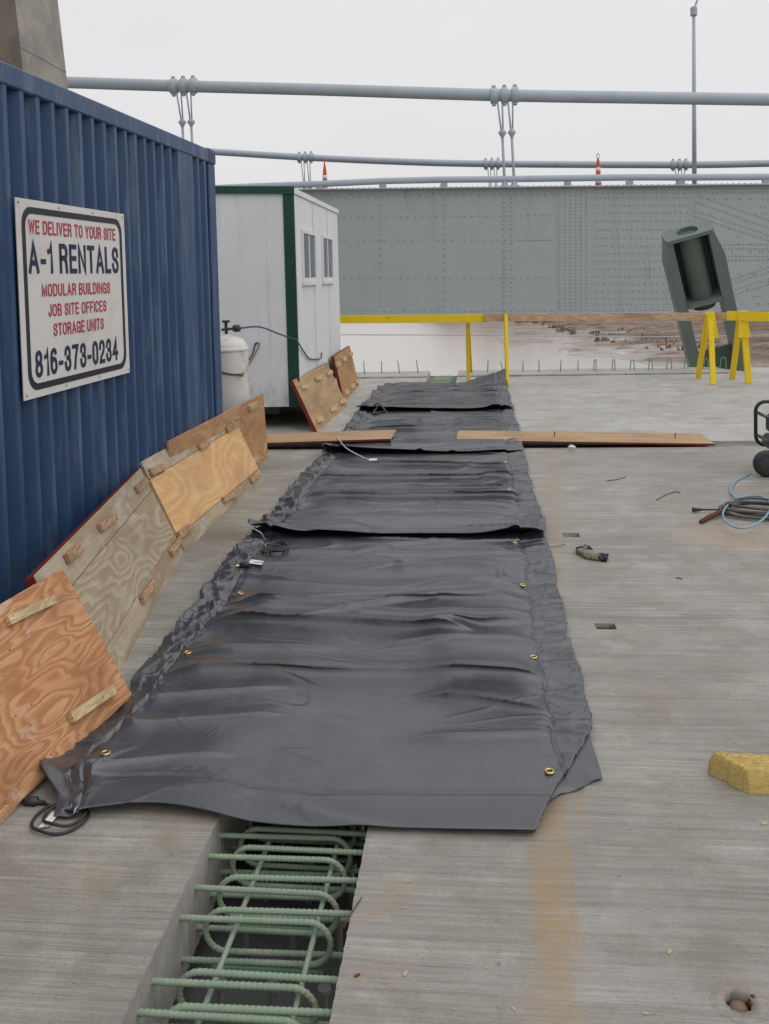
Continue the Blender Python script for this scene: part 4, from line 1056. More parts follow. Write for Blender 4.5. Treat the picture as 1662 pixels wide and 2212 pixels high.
    # outline
    eo = (fbm(sy*2.6, sy*0+seed, 4)-.5)*2*outl; eo2 = (fbm(sy*2.2+40, sy*0+seed+9, 4)-.5)*2*outl
    X = X + eo*sstep(.3, 0, U) + eo2*sstep(.25, 0, 1-U) + (fbm(sx*9, sy*9, 2)-.5)*.02*flap
    yo = (fbm(sx*1.4, sx*0+seed+3, 3)-.5)*.05
    Y = Y + yo*sstep(.12, 0, V_)*(.25 if over is None else 1) + (fbm(sx*1.4+9, sx*0+seed+3, 3)-.5)*.04*sstep(.1, 0, 1-V_)
    if corner: X, Y, H_ = corner(X, Y, H_, U, V_)
    mb = MB(); mb.v = [tuple(p) for p in np.stack((X, Y, H_), -1).reshape(-1, 3)]
    mb.f = [(i*ny+j, (i+1)*ny+j, (i+1)*ny+j+1, i*ny+j+1) for i in range(nx-1) for j in range(ny-1)]; mb.mi = [0]*len(mb.f)
    e = empty(name, (0, 0, 0)); tag(e, label, 'heated mat', 'black heated mats laid in a row over the slot')
    o = mb.build('cover', m_mat, e, True)
    sd = o.modifiers.new('thick', 'SOLIDIFY'); sd.thickness = .004; sd.offset = -1
    e['_g'] = 0; del e['_g']
    return e, (X, Y, H_)
def ring(e, grid, x, y, r=.013):
    X, Y, H_ = grid; i = np.argmin((X-x)**2+(Y-y)**2); i = np.unravel_index(i, X.shape); z = H_[max(i[0]-1,0):i[0]+2, max(i[1]-1,0):i[1]+2].max()
    rr, t = r, r*.32; vs = []; fs = []; n, m = 24, 8
    pts = [(x+rr*math.cos(a), y+rr*math.sin(a), z+.002) for a in [2*math.pi*k/n for k in range(n)]]
    MB().tube(pts, t, 8, closed=True).build('grommet', m_brass, e, True)
    MB().lathe([(rr*.8, z-.001), (rr*.8, z+.0008)], 16, T3(x, y, 0)).build('grommet_hole', m_dark, e)
def hat(grid, x, y):
    X, Y, H_ = grid; i = np.unravel_index(np.argmin((X-x)**2+(Y-y)**2), X.shape); return H_[i]

def corner1(X, Y, H_, U, V_):
    # right corner is tucked under, left edge runs out and rides up beside the plywood
    Y = Y + sstep(.2, 0, V_)*(.05*np.exp(-((X+1.02)/.25)**2))
    H_ = H_ + .012*np.exp(-((X-.2)/.3)**2-((Y-2.8)/.3)**2); H_ = H_*(.55+.45*sstep(-.01, .15, Y-2.645+.06*np.exp(-((X+1.02)/.3)**2)))
    ln = .135 + (Y-2.645)*.39; ov = np.where((Y < 3.33), np.maximum(X-ln, 0), 0)
    ln_ = ln; X = np.where((np.abs(X-ln) < .0040) & (Y < 3.33), ln, X); ov = np.where(X <= ln, 0, ov)
    X = X - ov*1.22; Y = Y + np.where(ov > 0, .02, 0); H_ = np.where(ov > 0, np.maximum(H_-.020-ov*.05, .0045), H_)
    le = np.interp(Y, [2.6, 2.73, 2.94, 3.1, 3.5, 4.0, 4.7], [.14, .11, -.05, -.02, .05, .05, 0])
    X = X + sstep(.14, 0, U)*le
    near = sstep(3.75, 3.3, Y)*sstep(.10, .0, U)
    H_ = H_*(1-.6*near) + .055*sstep(.055, 0, U)*np.exp(-((Y-2.86)/.13)**2)
    return X, Y, H_
folds1 = [(3.62, .030, .26, .034, [-.02, 0, .0, .01, .03], -1.25, .22), (4.13, .030, .13, .012, [.10, .03, -.02, -.08, -.06], -1.2, -.12), (4.15, .022, .12, .012, [0, 0, 0, -.06, -.02, .10], -.2, .25),
          (4.20, .012, .12, .012, [.12, .14, .06, .02], -1.1, .2), (4.44, .024, .20, .04, [0, -.03, 0, .02], -1.2, .2), (4.68, .012, .10, .010, [.22, .06, .0, .0, .04], -1.35, .1), (4.98, .014, .2, .02, [0, .05, .1, .06], -1.3, .1),
          (5.25, .008, .2, .03, [0, .02, 0], -1.2, .2), (3.30, .016, .10, .05, [-.16, .02, .20], -1.35, -.72),
          (3.42, .018, .10, .02, [.24, .14, .02, -.12], -.22, .26), (3.08, .012, .10, .03, [-.16, .02, .10], -.25, .28), (3.02, .016, .12, .03, [-.20, .0, .22], -1.38, -.85), (3.50, .014, .10, .02, [-.12, .02, .1], -1.4, -.80),
          (4.62, .012, .10, .014, [-.04, .0, .10], -.35, .22), (3.86, .010, .10, .02, [-.05, .0, .12], -1.35, -.7), (3.95, .010, .10, .02, [-.12, .0, .05], -.3, .24)]
m1, g1_ = blanket('heated_mat', 'nearest black heated mat, hem hanging over the open rebar slot', 2.645, 5.98, 1.0, folds1,
    [(-1.0, 2.72, .30, .1, .012)], .008, corner1, nx=280, ny=470)
folds2 = [(6.25, .012, .25, .03, [0, .02, 0], -1.2, .2), (6.62, .026, .10, .02, [.02, 0, 0, .03], -1.25, .3), (6.86, .018, .10, .012, [.0, .03, 0], -1.3, .25), (7.25, .024, .12, .02, [0, -.02, .03], -1.3, .3), (7.78, .022, .16, .02, [.1, 0, -.05, -.15], -1.2, .25), (6.05, .012, .2, .02, [0, 0, .03], -1.1, .1)]
m2, g2_ = blanket('heated_mat', 'second black heated mat from the camera, its near edge curling up over a gap', 5.60, 8.66, 2.0, folds2,
    [(-1.40, 5.56, .20, .20, .075), (-1.0, 5.58, .3, .12, .02), (.22, 5.60, .18, .10, .045), (-.3, 5.60, .7, .07, .012)], .024, over=1, nx=220, ny=300)
folds3 = [(8.72, .018, .2, .03, [0, .02, 0], -1.2, .3), (9.55, .026, .12, .03, [0, 0, .02], -1.2, .3), (9.95, .022, .12, .03, [0, .03, .02], -1.2, .3), (10.4, .020, .16, .03, [0, 0, .02], -1.2, .3)]
m3, g3_ = blanket('heated_mat', 'third black heated mat, lifted at its left corner beside the flat boards', 8.28, 11.3, 3.0, folds3,
    [(-1.40, 8.22, .38, .2, .07), (-.8, 8.26, .4, .1, .03), (.2, 8.3, .3, .1, .016)], .024, over=1, ny=240)
def corner4(X, Y, H_, U, V_):
    c = sstep(.55, 1.0, U)*sstep(.86, 1.0, V_)
    H_ = H_ + .19*c**1.6; Y = Y - .10*c
    X = X + sstep(.12, 0, U)*sstep(.8, 1, V_)*.2 
    return X, Y, H_
folds4 = [(11.5, .028, .2, .04, [0, .02, 0], -1.2, .3), (12.2, .034, .2, .05, [0, 0, .02], -1.2, .3), (12.8, .032, .2, .04, [0, .05, .02], -1.2, .3)]
m4, g4_ = blanket('heated_mat', 'farthest black heated mat, far right corner flipped up near the yellow railing', 10.90, 13.75, 4.0, folds4,
    [(-1.2, 10.9, .5, .15, .035), (.25, 10.9, .2, .1, .05), (-.4, 10.9, .5, .08, .018)], .024, corner4, over=1, ny=220)
for x, y in ((.197, 2.92), (.20, 3.81), (.197, 4.69), (.19, 5.5), (-1.265, 2.90), (-1.265, 3.775), (-1.24, 4.56)): ring(m1, g1_, x, y)
for x, y in ((.2, 6.8), (.2, 7.65)): ring(m2, g2_, x, y)
# tucked-under corner of the first mat
a = Vector((.385, 3.27, .03)); b = Vector((.18, 2.74, .02)); tip = G(1302, 1680, .004); tip2 = G(1226, 1726, .004)
mb = MB(); n = 14; vs = []
for i in range(n+1):
    t = i/n; p = a.lerp(b, t); q_ = tip.lerp(tip2, t)+Vector((-.05*(t**2), 0, 0))
    p = p + Vector((-.03, 0, -.006))
    for k in range(10):
        s_ = k/9; pt = p.lerp(q_, s_); pt.z = .024*(1-s_)**1.3+.004+.010*math.sin(t*9+s_*3)**2*s_*(1-t*.5); pt.x += .008*math.sin(t*14)*s_; vs.append(pt)
mb.add(vs, [(i*10+k, (i+1)*10+k, (i+1)*10+k+1, i*10+k+1) for i in range(n) for k in range(9)])
mb.build('tucked_corner', m_mat, m1, True)
# cords
def cord(name, label, pts, r=.0048, m=m_black, grp='black power cords of the mats', cat='power cord', extra=None):
    e = empty(name, pts[0]); tag(e, label, cat, grp)
    off = Vector(pts[0])
    MB().tube([p-off for p in bez(pts, 7)], r, 8).build('cable', m, e, True)
    if extra: extra(e, off)
    return e
def circ(c, rx, ry, z, n=14, a0=0, turns=1.0, ph=.0):
    return [Vector((c.x+rx*math.cos(a0+2*math.pi*turns*k/n), c.y+ry*math.sin(a0+2*math.pi*turns*k/n), z+.004*math.sin(k*1.3+ph))) for k in range(n+1)]
c0 = G(132, 1772); 
pts = [G(95, 1735, .006), G(112, 1740, .006)]+circ(G(131, 1773), .084, .078, .008, 16, 1.9, 1.0)+circ(G(141, 1771), .064, .054, .015, 16, 2.0, 1.0)+circ(G(164, 1754), .038, .030, .022, 12, 2.0, 1)+[G(180, 1745, .012), G(200, 1725, .008)]
def ex1(e, off):
    a = G(98, 1734, .008)-off; b = G(52, 1730, .010)-off
    MB().tube([a, a.lerp(b, .35), a.lerp(b, .4), a.lerp(b, .85), b], [.006, .009, .016, .016, .010], 10).build('plug', m_black, e, True)
    p = G(124, 1752, .013)-off; q_ = G(94, 1786, .010)-off; w = Vector((.014, .004, 0))
    MB().add([p-w, p+w, q_+w, q_-w, p-w+Vector((0,0,-.001)), p+w+Vector((0,0,-.001)), q_+w+Vector((0,0,-.001)), q_-w+Vector((0,0,-.001))], [(0,1,2,3),(7,6,5,4),(0,4,5,1),(2,6,7,3),(1,5,6,2),(3,7,4,0)]).build('tag', m_tag, e)
cord('power_cord', 'black power cord coiled on the concrete at the front left mat corner', pts, extra=ex1)
o = MB().tube(bez([G(193, 1708, .05), G(184, 1722, .03), G(172, 1738, .02), G(163, 1748, .035), G(160, 1757, .024)], 6), .0022, 6).build('twine', m_twine, None, True); tag(o, 'short white twine tying the foreground cord coil to the mat corner', 'twine')
zc = hat(g1_, *G(590, 1190).xy)+.012
pts = [G(545, 1219, zc), G(575, 1213, zc)]+circ(G(594, 1186, zc), .075, .10, zc+.01, 14, -1.8, 1)+circ(G(602, 1190, zc), .055, .07, zc+.02, 14, -2, 1)+[G(575, 1175, zc+.02), G(566, 1158, zc+.06)]
def ex2(e, off):
    a = G(545, 1219, zc)-off; b = G(514, 1222, zc)-off
    MB().tube([a, a.lerp(b, .3), a.lerp(b, .9)], [.008, .016, .014], 10).build('plug', m_black, e, True)
    MB().tube([a.lerp(b, .9), a.lerp(b, 1.12)], .008, 8).build('prong', m_brass, e)
    p = G(540, 1212, zc+.012)-off; q_ = G(568, 1216, zc+.014)-off; w = Vector((0, .035, 0)); dz = Vector((0, 0, .001))
    MB().add([p-w, q_-w, q_+w, p+w, p-w-dz, q_-w-dz, q_+w-dz, p+w-dz], [(0,1,2,3),(7,6,5,4),(0,4,5,1),(1,5,6,2),(2,6,7,3),(3,7,4,0)]).build('tag', m_tag, e)
cord('power_cord', 'black power cord with a silver tag, coiled on the second seam at the left', pts, .006, extra=ex2)
z2 = hat(g1_, *G(575, 1165).xy)
o = MB().tube(bez([G(548, 1142, z2+.11), G(565, 1152, z2+.09), G(572, 1168, z2+.03), G(574, 1180, z2+.02)], 6), .003, 6).build('twine', m_twine, None, True); tag(o, 'white twine at the left end of the seam between the first and second mats', 'twine')
zc3 = hat(g3_, *G(822, 893).xy)+.03
pts = circ(G(822, 893, zc3), .08, .10, zc3, 10, 0, 1)+circ(G(815, 886, zc3), .04, .1, zc3+.06, 10, 1, 1)+[G(805, 895, zc3)]
cord('power_cord', 'small black cord bundle at the seam below the farthest mat', pts, .011)
z3 = hat(g2_, *G(760, 975).xy)
o = MB().tube(bez([G(728, 942, z3+.06), G(745, 965, z3+.10), G(765, 978, z3+.07), G(785, 988, z3+.03), G(800, 994, z3+.02)], 6), .005, 6).build('twine', m_twine, None, True); tag(o, 'grey twine trailing over the raised edge of the third mat', 'twine')
p = G(797, 995, z3+.02); o = MB().box((0, -.04, 0), (.07, .04, .002), T=T3(*p) @ Matrix.Rotation(R(12), 4, 'X')).build('paper_tag', m_tag); tag(o, 'small white tag lying at the end of the twine on the second mat', 'tag')

# ================================================================== REBAR
def rib(d, a, r):
    s_ = math.sin(2*math.pi*d/.0145 + a*2); return r*(.93+.27*max(0, s_)**1.1)
def hairpin():
    pts = []; x = 0; Ls = .37; rb = .058
    for k in range(110): pts.append((Ls*k/110, 0, 0))
    for k in range(61):
        a = math.pi/2-math.pi*k/60; pts.append((Ls+rb*math.cos(a), 0, -rb+rb*math.sin(a)))
    for k in range(1, 111): pts.append((Ls-Ls*k/110, 0, -2*rb))
    return MB().tube(pts, .0079, 10, rf=rib).build('rebar_hairpin', m_rebar, None, True)
hp = hairpin(); first = True
lefts = [1.90, 2.009, 2.10, 2.322, 2.459, 2.590, 2.695, 2.81] + [13.5+.13*k for k in range(16)]
rights = [1.93, 2.033, 2.131, 2.363, 2.495, 2.636, 2.728, 2.85] + [13.54+.13*k for k in range(15)]
def addhp(y, left):
    global first
    o_ = hp if first else hp.copy()
    if not first: C.objects.link(o_)
    first = False
    far = y > 10
    if left: o_.location = (SLX0-.025, y+random.uniform(-.006, .006), -.055+random.uniform(-.004, .004)); o_.rotation_euler = (0, 0, R(random.uniform(-1.2, 1.2)))
    else: o_.location = (SLX1+.02, y+random.uniform(-.006, .006), -.050+random.uniform(-.004, .004)); o_.rotation_euler = (0, 0, R(180+random.uniform(-1.2, 1.2)))
    sd_ = 'left' if left else 'right'
    if far: tag(o_, 'green hooked bar from the %s wall in the far slot end' % sd_, 'rebar', 'far green bars %s' % sd_)
    else: tag(o_, 'green ribbed hooked bar reaching from the %s wall of the foreground slot' % sd_, 'rebar', 'near green bars %s' % sd_)
for y in lefts: addhp(y, True)
for y in rights: addhp(y, False)
ORD = ['first', 'second', 'third', 'fourth', 'fifth', 'sixth', 'seventh', 'eighth', 'ninth', 'tenth']
for sd_ in ('left', 'right'):
    hs_ = sorted([o_ for o_ in bpy.data.objects if o_.get('group') == 'near green bars %s' % sd_], key=lambda o_: -o_.location.y)
    for w_, o_ in zip(ORD, hs_): o_['label'] = 'green ribbed hooked bar from the %s slot wall, %s one out from the mat hem' % (sd_, w_)
for x, x2, lb in ((-.694, -.668, 'left'), (-.470, -.458, 'right')):
    pts = [(x+(x2-x)*k/300, 1.4+1.9*k/300, -.073-.014) for k in range(301)]
    o = MB().tube(pts, .0075, 10, rf=rib).build('rebar', m_rebar, None, True); tag(o, 'straight green bar running lengthwise through the foreground slot, %s one of two' % lb, 'rebar', 'lengthwise green bars in the slot')
    o = MB().tube([(x, 13.3, -.087), (x, 15.6, -.087)], .0075, 8).build('rebar', m_rebar_d, None, True); tag(o, 'straight green bar running lengthwise at the far slot end, %s one of two' % lb, 'rebar', 'far lengthwise green bars in the slot')
for y in (2.2, 2.36, 2.52, 2.68, 2.84, 3.0):
    o = MB().tube([(-.755+.0093*k*3, y, -.215) for k in range(12)], .0075, 8).build('rebar', m_rebar_d, None, True); tag(o, 'short green crossbar lying low in the foreground slot', 'rebar', 'low green crossbars in the slot')

# vertical dowels and loops at the deck edge
def dowel(pts_px, label, grp, Y=15.2, r=.008):
    P_ = [D(x, y, Y) for x, y in pts_px]; P_[0].z = .02
    o_ = MB().tube(bez(P_, 5) if len(P_) > 2 else P_, r, 8).build('rebar_loop' if len(P_) > 2 else 'rebar_dowel', m_rebar_d, None, True); tag(o_, label, 'rebar', grp)
def z3_(x, y): return ((500+x*.4813)/1.1336, (700+y*.4813)/1.1336)
for x0, y0, x1, y1 in ((817, 455, 812, 382), (905, 455, 903, 382), (995, 450, 986, 382), (1090, 450, 1081, 378)):
    dowel([z3_(x0, y0), z3_(x1, y1)], 'thin upright green bar in the far deck edge left of the mats', 'upright bars left')
for x0, y0, x1, y1 in ((230, 1075, 232, 998), (310, 1070, 295, 1008), (410, 1068, 410, 1004), (492, 1072, 490, 998), (600, 1070, 603, 1000), (690, 1070, 690, 1000)):
    dowel([z4(x0, y0), z4(x1, y1)], 'thin upright green bar in the far deck edge between the yellow trestles', 'upright bars right')
for xc, w, h in ((777, 10, 70), (872, 12, 70), (967, 18, 68), (1060, 16, 68), (1155, 22, 72), (1242, 16, 70), (1342, 18, 74), (1430, 26, 80)):
    dowel([z4(xc-w*.7, 1068), z4(xc-w*.5, 1068-h*.85), z4(xc-w*.1, 1068-h), z4(xc+w*.4, 1068-h*.85), z4(xc+w*.5, 1066)], 'green bent loop bar standing in the far deck edge towards the right', 'loop bars right')

# ================================================================== RAILING
def trestle(label, ax, ay, legs, Y, wid=.085, gusset=True):
    top = D(ax, ay, Y)
    e = empty('railing_trestle', (top.x, Y, 0)); tag(e, label, 'trestle', 'yellow wooden trestles holding the railing')
    off = Vector((top.x, Y, 0))
    for (lx, ly, w_) in legs:
        g_ = G(lx, ly); a = g_-off; b = top-off + Vector((0, (g_.y-Y)*.12, 0)); b.x += (a.x)*.1
        T_ = frame(a, b-a, Vector((1, .15, 0)))
        l = (b-a).length
        MB().box((0, -w_/2, -.019), (l, w_/2, .019), T=T_, bev=.003).build('leg', m_yellow, e)
    if gusset:
        MB().prism([(-.07, -.35), (.10, -.35), (.045, .02), (-.045, .02)], -.01, .01, T=T3(0, -.06, top.z) @ Matrix.Rotation(R(90), 4, 'X')).build('gusset', m_yellow, e)
    return e
RY = 14.05
trestle('narrow yellow trestle left of the lifted mat corner', 1010, 681, ((1012, 822, .05), (1018, 806, .05)), 13.9, gusset=False)
trestle('narrow yellow trestle standing right at the lifted mat corner', 1093, 679, ((1097, 834, .045), (1095, 812, .05)), 13.75, gusset=False)
trestle('yellow A-shaped trestle under the joint of bare and yellow rails', 1534, 676, ((1508, 817, .075), (1541, 831, .075)), 13.6)
trestle('yellow A-shaped trestle at far right in front of the steel anchor', 1603, 674, ((1582, 819, .08), (1618, 828, .085)), 13.4)
def rail(label, x0, y0, x1, y1, Y, h, m, nm='guard_rail', Yb=None):
    a = D(x0, y0, Y); b = D(x1, y1, Yb or Y); T_ = frame(a, b-a, (0, 0, 1)); l = (b-a).length
    o_ = MB().box((0, -h/2, -.019), (l, h/2, .019), bev=.002).build(nm, m); o_.matrix_world = T_; tag(o_, label, 'railing board', 'boards of the railing'); return o_
rail('long yellow railing board from behind the trailer to the first trestle', 600, 691, 1052, 687.5, RY-.2, .12, m_yellow)
rail('bare unpainted railing board between the yellow ones', 1046, 685.5, 1572, 684, RY-.26, .118, p_rail)
rail('yellow railing board at the right edge of the photo', 1572, 682, 1860, 688, 13.45, .13, m_yellow, Yb=12.4)

# ================================================================== STAY ANCHOR
def anchor():
    Y = 16.6
    base = D(1555, 810, Y); topc = D(1486, 505, Y-1.0)
    ax = (topc-base).normalized()
    T_ = frame(base, Vector((1, 0, 0)) - ax*ax.x + Vector((0, .0, 0)), ax)     # x across, y up the axis, z out of the face
    zv = T_.to_3x3() @ Vector((0, 0, 1))
    H = (topc-base).length
    e = bpy.data.objects.new('stay_anchor', None); C.objects.link(e); e.matrix_world = T_; e.empty_display_size = .2
    tag(e, 'tilted green grey steel box with a round hole on top, beyond the railing', 'cable anchor')
    s = 1 if zv.y < 0 else -1        # s*z faces the camera
    hw = .375
    def pl(sd):
        # front outline across (x) and along the axis (y), then depth
        ii, ot, oo = .285*sd, .375*sd, .47*sd
        xy = [(ii, -2.5), (oo, -2.5), (oo, H-.42), (ot, H), (ii, H)]
        vs = [Vector((x, y, s*(.22 if y > H-.5 or 1 else .2))) for x, y in xy]+[Vector((x, y, -s*.22)) for x, y in xy]; n = 5
        fs = [tuple(range(n)), tuple(range(2*n-1, n-1, -1))]+[(i, i+n, (i+1) % n+n, (i+1) % n) for i in range(n)]
        if sd < 0: fs = [f[::-1] for f in fs]
        return MB().add(vs, fs)
    pl(-1).build('side_plate', m_anchor, e); pl(1).build('side_plate', m_anchor, e)
    # top plate with hole
    def holed(y0, y1, r, z0=-.20, z1=.22, nm='top_plate', x0=-hw, x1=hw):
        n = 32; vs = []; cz = (z0+z1)/2
        for y in (y0, y1):
            for k in range(n):
                a = 2*math.pi*k/n; vs.append(Vector((r*math.cos(a), y, s*(cz+r*math.sin(a)))))
            for k in range(n):
                a = 2*math.pi*k/n; c_, s_ = math.cos(a), math.sin(a); hx, hz = (x1-x0)/2, (z1-z0)/2
                t = min(hx/abs(c_) if abs(c_) > 1e-6 else 9, hz/abs(s_) if abs(s_) > 1e-6 else 9)
                vs.append(Vector((t*c_, y, s*(cz+t*s_))))
        fs = []
        for k in range(n):
            j = (k+1) % n
            fs += [(k, j, n+j, n+k), (2*n+j, 2*n+k, 3*n+k, 3*n+j), (n+k, n+j, 3*n+j, 3*n+k), (j, k, 2*n+k, 2*n+j)]
        return MB().add(vs, fs).build(nm, m_anchor if nm == 'top_plate' else m_anchor, e)
    holed(H-.0, H+.06, .17, -.22, .25, x0=-hw-.015, x1=hw+.015)
    yb = H-1.22
    holed(yb, yb+.07, .13, -.25, .26, 'bearing_plate', -.285, .285)
    mb = MB(); n = 28
    for y0, y1, r0 in ((yb+.07, H, .19),):
        mb.lathe([(r0, y0), (r0, y1)], n, Matrix.Rotation(R(-90), 4, 'X') @ T3(0, 0, 0))
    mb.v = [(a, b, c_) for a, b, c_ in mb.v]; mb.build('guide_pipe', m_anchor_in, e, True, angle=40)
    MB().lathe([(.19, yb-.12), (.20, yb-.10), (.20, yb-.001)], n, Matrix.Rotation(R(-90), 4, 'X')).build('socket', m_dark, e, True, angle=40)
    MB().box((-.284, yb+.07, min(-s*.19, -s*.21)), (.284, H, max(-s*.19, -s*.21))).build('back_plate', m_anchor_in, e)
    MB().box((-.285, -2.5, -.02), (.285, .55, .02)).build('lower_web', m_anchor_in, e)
anchor()

# ================================================================== COMPRESSOR + HOSES
cpos = G(1657, 1030)
cp = empty('air_compressor', (cpos.x, cpos.y, 0)); tag(cp, 'black tube framed machine on small wheels cut off by the right edge', 'compressor')
r_w = .105
wheel = MB().lathe([(.055, -.03), (.085, -.034), (.102, -.022), (.106, 0), (.102, .022), (.085, .034), (.055, .03)], 28, T3(.0, 0, r_w) @ Matrix.Rotation(R(90), 4, 'X')).build('wheel', m_black, cp, True, angle=50)
MB().lathe([(.02, -.036), (.056, -.03), (.056, .03), (.02, .036)], 20, T3(.0, 0, r_w) @ Matrix.Rotation(R(90), 4, 'X')).build('rim', m_dark, wheel, True, angle=40)
w2 = wheel.copy(); C.objects.link(w2); w2.location = (.56, 0, 0)
def rloop(y, x0=.055, x1=.66, z0=.16, z1=.525, r=.08):
    p = []
    for cx_, cz, a0 in ((x1-r, z1-r, 0), (x0+r, z1-r, 90), (x0+r, z0+r, 180), (x1-r, z0+r, 270)):
        for k in range(7): a = R(a0+15*k); p.append((cx_+r*math.cos(a), y, cz+r*math.sin(a)))
    return p
fb = MB().tube(rloop(-.03), .015, 10, closed=True).tube(rloop(.48), .015, 10, closed=True)
for x in (.058, .655):
    fb.tube([(x, -.03, .44), (x, .48, .44)], .013, 8).tube([(x, -.03, .25), (x, .48, .25)], .013, 8)
fb.build('frame', m_frame, cp, True)
MB().box((.08, .03, .16), (.60, .42, .28), bev=.03).box((.10, .05, .28), (.56, .40, .46), bev=.04).build('engine_housing', m_dark, cp)
MB().lathe([(.0, -.02), (.07, -.02), (.08, 0), (.07, .02), (.0, .02)], 20, T3(.18, .03, .37) @ Matrix.Rotation(R(90), 4, 'X')).build('recoil_cover', m_black, cp, True)
MB().box((.062, .01, .24), (.08, .09, .28), bev=.004).build('switch', m_orange, cp)
bh = [G(1625, 1022, .06), G(1612, 1030, .01), G(1594, 1037, .008), G(1582, 1050, .008), G(1579, 1064, .01), G(1590, 1075, .03)]
cc = G(1614, 1108); z_ = .055
lo = [G(1590, 1080, .04), G(1572, 1092, .05), G(1562, 1110, .05), G(1570, 1128, .05), G(1592, 1140, .05), G(1620, 1138, .05), G(1648, 1122, .05), G(1662, 1104, .05), G(1664, 1088, .05), G(1650, 1074, .05), G(1620, 1071, .05), G(1600, 1075, .05), G(1580, 1084, .06)]
o = MB().tube(bez(bh+lo, 6), .0065, 8).build('air_hose', m_blueh, None, True); tag(o, 'pale blue air hose running from the wheeled machine into one big loop', 'hose')
pts = []
for k in range(5):
    c_ = G(1640+random.uniform(-8, 8), 1108+random.uniform(-3, 3))
    pts += circ(c_, .25-.02*k+random.uniform(-.02, .02), .20-.015*k, .012+.012*k, 14, random.random(), 1.0, k)
o = MB().tube(bez(pts, 4), .0095, 8).build('cable_coil', m_cord, None, True); tag(o, 'heap of dirty grey cable coiled inside the blue hose loop', 'cable coil')
e = empty('spray_lance', G(1494, 1101)); tag(e, 'metal tool with rusty orange handle lying left of the coiled hoses', 'hand tool'); off = G(1494, 1101)
MB().tube([G(1496, 1101, .02)-off, G(1515, 1101, .02)-off], [.016, .010], 10).tube([G(1515, 1101, .02)-off, G(1572, 1101, .03)-off], .006, 8).build('rod', m_dark, e, True)
MB().tube([G(1514, 1127, .015)-off, G(1530, 1118, .02)-off, G(1560, 1105, .03)-off, G(1572, 1100, .035)-off], [.013, .016, .017, .014], 10).build('handle', m_rust, e, True)

# ================================================================== SMALL THINGS
def wool_block():
    a = G(1531, 1632, 0); e_ = G(1532, 1640)
    # block lies with its sloping end towards the left, its top about 7 cm up
    poly = [G(1530, 1668), G(1622, 1716), G(1900, 1714), G(1900, 1640), G(1560, 1638)]
    topp = [G(1533, 1634, .075), G(1610, 1672, .075), G(1632, 1700, .045), G(1900, 1700, .05), G(1900, 1612, .08), G(1560, 1628, .08)]
    c_ = G(1720, 1670, .0)
    nx, ny = 130, 90; vs = []; fs = []
    # rounded lump: grid over the footprint, height profile falling off at the borders
    X0, X1 = G(1531, 1680).x, G(1900, 1680).x; Y0, Y1 = G(1640, 1716).y, G(1600, 1672).y
    U, V_ = np.meshgrid(np.linspace(0, 1, nx), np.linspace(0, 1, ny), indexing='ij')
    X = X0+(X1-X0)*U; Y = Y0+(Y1-Y0)*V_
    X = X + .10*(1-V_)*(1-U)**1.0
    d = np.minimum(np.minimum(U*(X1-X0), (1-U)*(X1-X0)), np.minimum(V_, 1-V_)*(Y1-Y0))
    H_ = .072*np.clip(d/.012, 0, 1)**.4 + ((fbm(X*14, Y*130, 3)-.5)*.016+(fbm(X*90, Y*90, 2)-.5)*.010)*np.clip(d/.01, 0, 1) + (fbm(X*8, Y*8, 2)-.5)*.007*np.clip(d/.02, 0, 1)
    X = X+(fbm(Y*60, X*0, 2)-.5)*.008*(1-np.clip(U*8, 0, 1))
    top = np.stack((X, Y, H_+.001), -1).reshape(-1, 3); 
    mb = MB(); mb.v = [tuple(p) for p in top]; mb.f = [(i*ny+j, (i+1)*ny+j, (i+1)*ny+j+1, i*ny+j+1) for i in range(nx-1) for j in range(ny-1)]; mb.mi = [0]*len(mb.f)
    o_ = mb.build('insulation_batt', m_wool, None, True); tag(o_, 'thick torn piece of yellow mineral wool lying on the deck at the right edge', 'insulation')
wool_block()
def glove():
    def crumple(m, am, zs):
        for i, v in enumerate(m.v):
            x, y, z = v; n_ = [float(vnoise(np.array([x*70+k*9.]), np.array([y*70+z*90+k*5.]))[0])-.5 for k in range(3)]
            m.v[i] = (x+n_[0]*am, y+n_[1]*am, max(.001, z*zs+n_[2]*am*.7))
        return m
    e = empty('work_glove', G(1280, 1195)); off = G(1280, 1195); tag(e, 'dirty crumpled work glove lying on the deck right of the mats', 'glove')
    def q(px, py, z): return G(px, py, z)-off
    crumple(MB().tube(bez([q(1252, 1190, .012), q(1262, 1191, .022), q(1278, 1195, .026), q(1292, 1199, .026), q(1306, 1201, .024)], 5), [.014+.020*min(1, k/5) for k in range(21)], 16), .022, .62).build('palm', m_glove, e, True)
    for i, (a, b, c_) in enumerate((((1262, 1189, .03), (1252, 1187, .03), (1245, 1191, .012)), ((1266, 1186, .03), (1256, 1183, .032), (1248, 1184, .016)), ((1270, 1184, .03), (1262, 1180, .03), (1254, 1180, .016)), ((1276, 1186, .032), (1272, 1181, .034), (1264, 1178, .022)), ((1280, 1200, .02), (1270, 1201, .018), (1260, 1199, .012)))):
        crumple(MB().tube(bez([q(*a), q(*b), q(*c_)], 5), [.0155]*6+[.013]*4+[.007], 10), .012, .8).build('finger', m_gloved if i % 2 else m_glove, e, True)
    crumple(MB().tube([q(1296, 1199, .024), q(1304, 1201, .026), q(1308, 1202, .026), q(1313, 1203, .024)], [.030, .034, .030, .032], 18), .022, .62).build('cuff', m_gloved, e, True)
glove()
